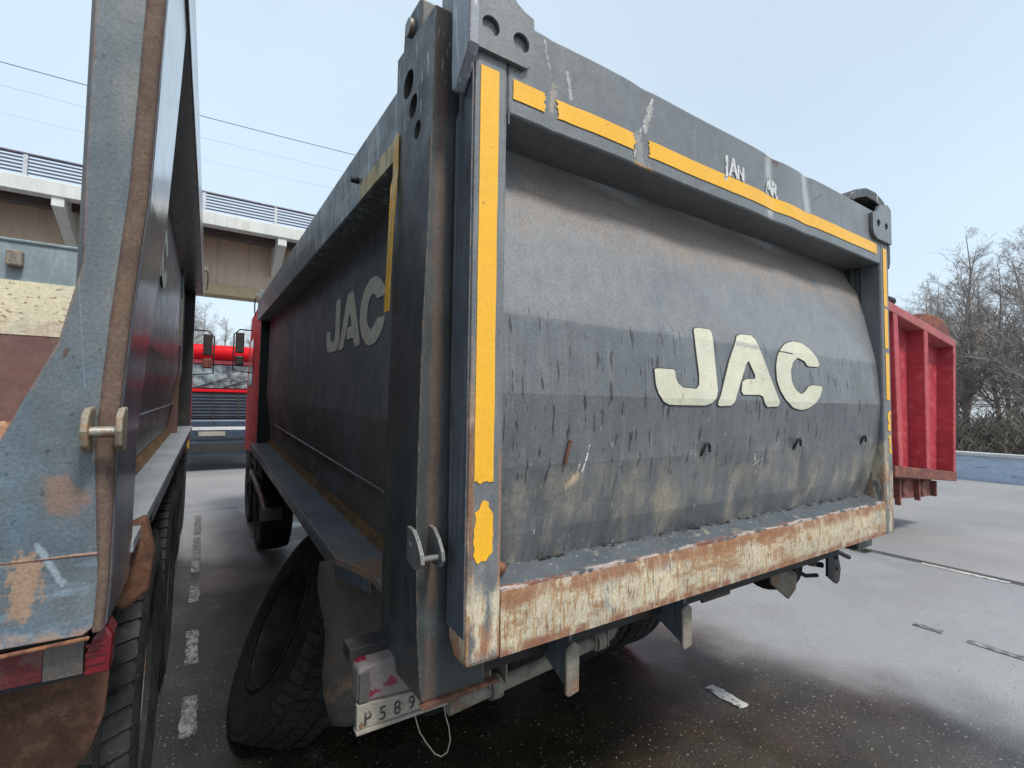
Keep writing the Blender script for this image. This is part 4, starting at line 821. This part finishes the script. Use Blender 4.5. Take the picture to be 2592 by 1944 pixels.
for i in range(len(zz) - 1):
    for k in range(4): ss.f.append((i * 4 + k, i * 4 + (k + 1) % 4, (i + 1) * 4 + (k + 1) % 4, (i + 1) * 4 + k))
ss.f += [(0, 1, 2, 3), (24, 25, 26, 27)]
ss.xf(LT0).build('post_side', M['pale_side'], lb, .006)
MB().box(.02, .4, .16, .40, 1.30, 1.46).xf(LT0).build('rear_sill_box', M['blue_post'], lb)
# seam across the foot plate
MB().tube([(.012, .0995, 1.425), (.15, .0995, 1.427), (.45, .0995, 1.43)], .0012, 6).xf(LT0).build('weld_bead', M['rusty'], lb)
MB().prism([(.02, 1.276), (.02, 1.283), (.6, 1.264), (.6, 1.257)], 'y', .094, .102).xf(LT0).build('rust_lip', M['rusty'], lb, .003)
# lug rings with a pin
ring = [(.10, 1.690), (.06, 1.688), (.038, 1.675), (.030, 1.648), (.038, 1.622), (.06, 1.610), (.10, 1.608)]
M['lug'] = grimy('rusty_tan_lug', (.22, .19, .14), (.16, .12, .085), rough=.6, bump=.3, layers=[dict(edge=.004, sc=30, lo=.4, hi=.5, c=(.38, .34, .26), s=.8), dict(sc=25, lo=.5, hi=.6, c=(.30, .17, .09), s=.8)])
for x in (.028, -.018): MB().prism(ring, 'x', x, x + .011).xf(LT0).build('lug_plate', M['lug'], lb, .004)
MB().tube([(-.01, .055, 1.646), (.035, .055, 1.646)], .010, 12).xf(LT0).build('lug_pin', M['steel'], lb)
# headboard seen through the open rear
hb = MB().box(.05, 2.35, 4.0, 4.05, 2.60, 2.905).xf(LT0).build('headboard', M['hd_blue'], lb, .003)
MB().box(.05, 2.35, 3.99, 4.052, 2.19, 2.60).xf(LT0).build('worn_band', M['hd_cream'], hb, .002)
MB().box(.05, 2.35, 3.995, 4.05, 1.40, 2.19).xf(LT0).build('rust_band', M['hd_brown'], hb, .002)
MB().tube([(.05, 3.995, 2.905), (2.35, 3.995, 2.905)], .012, 6).xf(LT0).build('top_bar', M['hd_blue'], hb)
MB().box(1.05, 1.14, 3.93, 4.0, 2.70, 2.82).xf(LT0).build('hook_block', M['dusty'], hb, .012)
fl2 = MB().grid(lambda u, v: (.45 + 1.5 * u, .3 + 3.7 * v, 1.44 + .03 * math.sin(u * 30 + v * 40) * hashn(round(u * 30), round(v * 40)) + .08 * v), 40, 50).xf(LT0).build('body_floor', M['hd_copper'], lb, recalc=False)
for L_ in (J, A, C): flat_letter('letter', chaikin(L_), M['side_letter'], lb, lambda u, z: Vector((-(TX - .014), 1.0 + (u - .681), 2.27 + (z - 1.70) * 1.03)))
# lamp, marking strip, flap, wheels, cab
lp2 = MB().prism([(-.005, 1.192), (-.008, 1.262), (.004, 1.285), (.022, 1.262), (.032, 1.235), (.032, 1.200)], 'y', .14, .20).xf(LT0).build('tail_lamp', M['lamp_red2'], left, .006)
for k in range(4): MB().box(.000, .030, .136, .141, 1.200 + k * .016, 1.206 + k * .016).xf(LT0).build('lens_rib', M['lamp_red2'], lp2)
for i in range(9):
    MB().box(.034 + i * .055, .034 + (i + 1) * .055 - .001, .145, .155, 1.200 + i * .002, 1.262).xf(LT0).build('marking_tape', M['redwhite_w'] if i % 2 == 0 else M['redwhite_r'], left)
MB().box(.03, .6, .155, .20, 1.19, 1.27).xf(LT0).build('rear_bar', M['black'], left)
f2 = MB().prism([(.03, 1.18), (.018, 1.10), (.022, 1.02), (.05, .93), (.10, .90), (.55, .93), (.58, 1.18)], 'y', .34, .36).xf(LT0).build('mudflap', M['rust_flap'], left, .006)
MB().prism([(-.04, 1.30), (-.03, 1.20), (.02, 1.16), (.06, 1.20), (.06, 1.36), (-.02, 1.40)], 'y', .55, .60).xf(LT0).build('fender_corner', M['rust_flap'], left, .01)
for y in (1.35, 2.7):
    MB().tube([(.2, y, .58), (2.3, y, .58)], .07, 8).xf(LT0).build('axle', M['black'], left)
    for x in (.16, .50, 1.9, 2.24):
        o = wheel(left, -x, y, .60); o.scale = (1, 1.12, 1.12)
for y in (5.4, 6.6):
    for x in (.20, 2.2): wheel(left, -x, y, .60).scale = (1, 1.12, 1.12)
MB().box(.8, .9, .4, 7, 1.0, 1.28).xf(LT0).build('chassis_rail', M['black'], left)
MB().box(1.6, 1.7, .4, 7, 1.0, 1.28).xf(LT0).build('chassis_rail', M['black'], left)
for i, y in enumerate((2.9, 3.6, 4.3)): MB().box(.0, .25, y, y + .5, .95, 1.25).xf(LT0).build('side_box', M['black'], left, .02)
cab2 = make_cab(left, lambda x, y, z: (-x - .0, y, z + .12), 5.55)
mirrors(cab2, LT0, -.16, 6.9, 2.66, mat='redbrown')
MB().box(-.015, .0, 5.2, 5.26, 1.2, 1.9).xf(LT0).build('marker_strip', M['yellow'], cab2)

# ------------------------------------------------------------------ truck facing us at the end of the gap
gt = empty('parked_truck', (-.35, 13, 0), 'dark truck with bright red visor at the far end of the gap', 'truck')
cabg = MB().prism([(-1.25, .75), (1.25, .75), (1.25, 2.0), (1.15, 3.0), (-1.15, 3.0), (-1.25, 2.0)], 'y', .05, 2.1).build('cab', M['grille'], gt, .04)
MB().prism([(-1.10, 2.06), (1.10, 2.06), (1.02, 2.64), (-1.02, 2.64)], 'y', .02, .06).build('windshield', M['windshield'], cabg, .01)
MB().tube([(-1.15, -.02, 2.95), (1.15, -.02, 2.95)], .18, 20).build('sun_visor', M['redcab'], cabg)
MB().box(-1.15, 1.15, -.02, .06, 2.66, 2.76).build('visor_lip', grimy('pink_red_lip', (.6, .09, .11), rough=.4), cabg, .01)
MB().box(-1.15, 1.15, .0, .05, 1.30, 1.94).build('grille', M['grille'], cabg, .01)
for k in range(7): MB().box(-1.1, 1.1, -.02, .0, 1.36 + k * .08, 1.385 + k * .08).build('grille_slat', M['bumper'], cabg, .004)
MB().box(-.95, 1.0, -.04, .02, 1.96, 2.03).build('badge_strip', M['redcab'], cabg, .008)
MB().prism([(-1.25, .42), (1.25, .42), (1.25, 1.05), (1.1, 1.28), (-1.1, 1.28), (-1.25, 1.05)], 'y', -.12, .1).build('bumper', M['bumper'], gt, .04)
MB().box(-1.2, 1.2, -.14, -.12, .78, .86).build('bumper_trim', M['grille'], gt, .004)
MB().box(-.95, .95, -.135, -.12, .48, .70).build('bumper_intake', M['black'], gt, .01)
MB().box(-1.05, 1.05, -.13, -.118, 1.02, 1.10).build('bumper_trim', M['white'], gt, .004)
MB().box(-.28, .28, -.15, -.142, .88, .99).build('number_plate', M['plate'], gt)
for x in (-.98, .98): MB().lathe([(0, .0005), (0, .09), (-.03, .10), (-.02, .0005)], (x, -.12, .93), 'y', 16).build('headlight', M['glass'], gt)
for x in (-.55, .0, .55): MB().box(x - .02, x + .02, -.03, -.02, 1.32, 1.92).build('grille_upright', M['black'], cabg)
for a, b in (((-.35, 0, 2.08), (.3, -.02, 2.32)), ((.2, 0, 2.08), (.75, -.02, 2.28))): MB().tube([a, b], .014, 6).build('wiper', M['black'], cabg)
for x in (-1.0, 1.0):
    wheel(gt, x, .9); wheel(gt, x, 4.6)
MB().box(-1.2, 1.2, 2.4, 6.5, 1.1, 2.6).build('cargo_body', M['grille'], gt, .03)
MB().box(-.45, .45, .5, 6, .7, 1.0).build('chassis_frame', M['black'], gt)
bd = MB().box(-1.24, -1.1, -.2, -.1, .7, 1.9)

# ------------------------------------------------------------------ red tipper on the right, seen from behind
rt = empty('tipper_truck', (6.65, 1.4, 0), 'red ribbed dump body standing beyond the right edge of the grey tailgate', 'truck')
def RQ(u, v, y):      # u 0..1 across, v 0..1 up
    bl = Vector((.0, 0, .89)); br_ = Vector((2.21, 0, .68)); tl = Vector((-.11, 0, 3.09)); tr = Vector((2.39, 0, 2.79))
    p = bl.lerp(br_, u).lerp(tl.lerp(tr, u), v); return (p.x, y, p.z)
def rq(u0, u1, v0, v1, y0, y1): return MB().box(u0, u1, y0, y1, v0, v1).xf(lambda x, y, z: RQ(x, z, y))
rbod = rq(0.01, .99, .02, .98, .20, 4.6).build('dump_body', M['redtip'], rt)
rq(0, 1, .945, 1.0, 0, .22).build('top_rail', M['redtip_rail'], rbod, .01)
rq(0, 1, .0, .065, -.01, .22).build('bottom_rail', M['redbrown'], rbod, .01)
for u in (.075, .49, .965): rq(u, u + (.055 if u < .9 else .035), .065, .945, 0, .21).build('rib', M['redtip'], rbod, .012)
rq(.0, .05, .065, .945, .05, .21).build('corner_post', M['redtip'], rbod, .01)
MB().prism([(.05, .60), (.06, .88), (1.63, .74), (1.67, .50), (1.1, .52)], 'y', .12, .20).build('subframe_plate', M['redbrown'], rt, .005)
for x in (.33, .98, 1.60): MB().box(x, x + .04, .06, .12, .50, .86 - x * .09).build('subframe_web', M['redbrown'], rt, .004)
for x in (.62, 1.27): MB().lathe([(0, .0005), (0, .11), (-.03, .09), (-.03, .0005)], (x, .12, .70 - x * .07 + .04), 'y', 18).build('end_cap', M['redbrown'], rt)
MB().tube([RQ(.05, 1.02, .06), RQ(.13, 1.03, .06)], .05, 10).build('tarp_roll', M['rubber'], rt)
MB().prism([(1.15, 2.93), (1.28, 3.09), (1.75, 3.12), (2.10, 3.08), (2.33, 2.97), (2.40, 2.80)], 'y', .06, .30).build('tarp_bow', M['redbrown'], rt, .02)
for x, y in ((.4, 2.6), (1.8, 2.6), (.4, 4.0), (1.8, 4.0)): wheel(rt, x, y)
MB().box(.6, 1.6, .3, 6.0, .62, .88).build('chassis_frame', M['black'], rt)
MB().prism([(4.9, .9), (4.9, 2.9), (6.4, 2.9), (6.8, 2.0), (6.8, .7)], 'x', 0, 2.3).build('cab', M['redcab'], rt, .04)

# ------------------------------------------------------------------ low blue wall on the right
wl_ = MB().box(15.75, 15.95, -60, 60, 0, .62).build('low_wall', M['wall_blue'], smooth=False); tag(wl_, 'low pale blue wall along the edge of the yard', 'wall')
MB().box(15.70, 16.0, -60, 60, .62, .70).build('wall_cap', M['wall_cap'], wl_, .01)
mb = MB().grid(lambda u, v: (15.96 + 120 * u, -110 + 260 * v, .45 + .5 * math.sin(v * 40) * u), 12, 24).build('verge', grimy('leaf_litter', (.10, .08, .055), (.07, .06, .045), rough=.95, vscale=1.5), kind='structure', recalc=False)

# ------------------------------------------------------------------ viaduct
br_o = empty('viaduct', (0, 16, 0), 'concrete viaduct with railing crossing behind the trucks', 'bridge')
MB().box(-60, 60, 0, .35, 7.11, 7.50).build('deck_edge', M['concrete_lt'], br_o, .02)
MB().box(-60, 60, .35, 9, 7.30, 7.48).build('deck', M['bridge_dark'], br_o)
MB().box(-60, 60, 2.0, 2.4, 5.72, 7.30).build('girder', M['concrete_beige'], br_o)
MB().box(-60, 60, 1.9, 2.6, 5.36, 5.72).build('girder_flange', M['concrete_flange'], br_o, .01)
MB().box(-60, 60, 7.0, 7.4, 6.45, 7.30).build('girder', M['concrete_beige'], br_o)
for x in (-60,): MB().box(-60, 60, .9, 1.05, 7.05, 7.30).build('stringer', M['bridge_dark'], br_o)
for k in range(-6, 8):
    x = 1.30 - 2.75 * k if False else 1.30 + 2.72 * k
    MB().prism([(.05, 7.11), (.05, 6.86), (.30, 6.80), (1.99, 6.20), (1.99, 7.30), (.36, 7.30), (.36, 7.11)], 'x', x, x + .26).build('cantilever_bracket', M['concrete_lt'], br_o, .01)
for py, nm in ((.12, 0), (8.6, 1)):
    MB().tube([(-60, py, 8.11), (60, py, 8.11)], .045, 8).build('handrail', M['railing'], br_o)
    for k in range(5): MB().box(-60, 60, py - .015, py + .015, 7.60 + k * .095, 7.64 + k * .095).build('rail_bar', M['railing'], br_o)
    for k in range(-14, 16):
        x = -.80 + 1.96 * k; MB().box(x, x + .09, py - .05, py + .05, 7.50, 8.08).build('railing_post', M['railing_post'], br_o)
for k in range(-8, 9): MB().box(3.1 + 6.0 * k, 3.125 + 6.0 * k, -.004, .02, 7.12, 7.49).build('joint', M['bridge_dark'], br_o)
for x in (-2.2, 5.6): MB().tube([(x, -.05, 7.3), (x, -.05, 6.6), (x, .05, 6.45)], .05, 8).build('drain_pipe', M['concrete_beige'], br_o)
for x in (-34, -14, 22, 46): MB().box(x, x + 2.2, 3.0, 6.4, 0, 5.36).build('pier', M['concrete_beige'], br_o, .05)

# ------------------------------------------------------------------ cables
def cable(label, pts, r):
    P = []; a, b = Vector(pts[0]), Vector(pts[1])
    for i in range(41):
        t = i / 40; P.append(tuple(a.lerp(b, t) + Vector((0, 0, -4 * pts[2] * t * (1 - t)))))
    tag(MB().tube(P, r, 5).build('overhead_cable', M['cable']), label, 'cable', 'overhead cables above the viaduct')
cable('thickest and highest dark cable sagging across the sky above the viaduct', ((-45, 30, 18.5), (45, 30, 21.2), 2.3), .020)
cable('thin middle cable in the sky above the viaduct railing', ((-45, 30, 17.6), (45, 30, 19.1), 2.0), .005)
cable('faint lowest cable just above the viaduct railing', ((-45, 30, 16.0), (45, 30, 18.0), 1.9), .004)

# ------------------------------------------------------------------ bare trees
def tree_mesh(seed, h, fork=1, wide=1., pale=False):
    rnd = random.Random(seed); tm = MB(); cm = MB()
    def limb(p, d_, L_, r, segs, wob, up, r_end=.35):
        pts = [p]; q = p.copy(); dd = d_.copy()
        for i in range(segs):
            dd = (dd + Vector((rnd.gauss(0, wob), rnd.gauss(0, wob), up + rnd.gauss(0, wob)))).normalized(); q = q + dd * L_ / segs; pts.append(q.copy())
        return pts
    def side(dd, tilt):
        o = dd.orthogonal().normalized(); o.rotate(Matrix.Rotation(rnd.random() * math.tau, 3, dd)); return (dd * math.cos(tilt) + o * math.sin(tilt)).normalized()
    def spray(pts, L_, r, lv):
        for i in range(1, len(pts)):
            for _ in range(2 if lv < 3 else (1 if rnd.random() < .6 else 2)):
                dd = (pts[i] - pts[i - 1]).normalized(); st = pts[i - 1].lerp(pts[i], rnd.random()); l = L_ * rnd.uniform(.35, .62) * (1.15 - .5 * i / len(pts)); rr = max(.0035, r * .5)
                q = limb(st, side(dd, rnd.uniform(.5, 1.05)), l, rr, 3 if lv < 3 else 2, .16, .05)
                cm.tube(q, rr, 3, rr * .45, cap=False)
                if lv < 4: spray(q, l, rr, lv + 1)
    for f in range(fork):
        d0 = Vector((rnd.gauss(0, .10), rnd.gauss(0, .10), 1)).normalized() if fork > 1 else Vector((0, 0, 1))
        r0 = h * .0145 / (fork ** .4); hh = h * rnd.uniform(.85, 1.); ld = limb(Vector((0, 0, 0)), d0, hh, r0, 13, .055, .05)
        tm.tube(ld, r0, 7, r0 * .12, cap=False)
        for i in range(3, 14):
            t = i / 13; dd = (ld[i] - ld[i - 1]).normalized()
            for _ in range(3 if t < .85 else 2):
                l = hh * (.36 * (1 - t) + .09) * rnd.uniform(.7, 1.15) * wide; rr = r0 * (1 - t * .85) * .42
                q = limb(ld[i - 1].lerp(ld[i], rnd.random()), side(dd, rnd.uniform(.55, .95)), l, rr, 5, .11, .07)
                cm.tube(q, rr, 4, rr * .35, cap=False); spray(q, l, rr, 2)
    a = tm.build('trunk', M['bark_pale'] if pale else M['bark'], recalc=False); b = cm.build('crown', M['twig'], recalc=False)
    r_ = (a.data, b.data); bpy.data.objects.remove(a); bpy.data.objects.remove(b); return r_
TM = [tree_mesh(3, 8.6, 1, 1.1), tree_mesh(11, 9.4, 2, .85), tree_mesh(24, 7.8, 2, 1., pale=True)]
def tree(x, y, k, s, rz, label, group, z=.4):
    e = empty('bare_tree', (x, y, z), label, 'tree', group); e.rotation_euler = (0, 0, rz); e.scale = (s, s, s)
    for nm, me in zip(('trunk', 'crown'), TM[k]):
        o = bpy.data.objects.new(nm, me); COL.objects.link(o); o.parent = e
rnd = random.Random(77)
GR = 'bare winter trees behind the low blue wall'
near = [(19.5, 2.6, 0, .80, 1.0, 'tallest bare tree behind the wall near the right edge of the picture'), (20.5, 4.3, 1, .78, 2.2, 'bare tree just right of the red dump body, thin forked trunk'),
        (22.5, 6.2, 2, .85, .4, 'bare tree with pale trunk partly behind the red dump body'), (18.6, 1.3, 2, .85, 3.0, 'bare tree with pale trunk at the right edge of the picture'),
        (25, 10, 0, .9, 4.0, 'bare tree whose top shows over the red dump body')]
for x, y, k, s, rz, lb_ in near: tree(x, y, k, s, rz, lb_, GR)
for i in range(16):
    y = -4 + i * 1.5; tree(24 + rnd.uniform(-2, 9) + max(0, y) * .4, y + rnd.uniform(-.6, .6), i % 3, rnd.uniform(.8, 1.1), rnd.random() * 6, 'bare tree standing back in the row behind the low blue wall', GR)
for i, (x, y, k, s, l) in enumerate(((-1.0, 30, 1, .85, 'bare branching tree seen under the viaduct at the left of the gap'), (1.6, 33, 0, .9, 'bare branching tree seen under the viaduct at the right of the gap'), (.4, 42, 2, 1.2, 'bare tree farthest back under the viaduct'))):
    tree(x, y, k, s, i * 1.7, l, 'bare trees beyond the viaduct', 0)
tree(-9.2, 12.2, 0, .92, .6, 'bare tree whose twig tips show at the left edge beside the blue post', 'bare trees beyond the viaduct', 0)
# tangled undergrowth behind the wall
ug = MB(); rnd = random.Random(8)
for i in range(9000):
    x = 16.6 + abs(rnd.gauss(0, 3.2)); y = rnd.uniform(-3, 17); z = .5; hgt = rnd.uniform(.5, 2.3) * (.65 + .35 * math.sin(y * 2.1 + x)); a = rnd.uniform(-.9, .9); b = rnd.uniform(-.9, .9); t = rnd.uniform(.012, .03)
    p = Vector((x, y, z)); q = p + Vector((a * hgt * .5, b * hgt * .6, hgt * .6)); r_ = q + Vector((a * hgt * .3 + rnd.gauss(0, .2), b * hgt * .6 + rnd.gauss(0, .3), hgt * rnd.uniform(-.1, .4)))
    n = len(ug.v); ug.v += [tuple(p + Vector((0, -t, 0))), tuple(p + Vector((0, t, 0))), tuple(q + Vector((0, t * .6, 0))), tuple(q + Vector((0, -t * .6, 0))), tuple(r_)]
    ug.f += [(n, n + 1, n + 2, n + 3), (n + 3, n + 2, n + 4)]
ug.build('undergrowth', M['brush'], kind='stuff', recalc=False)
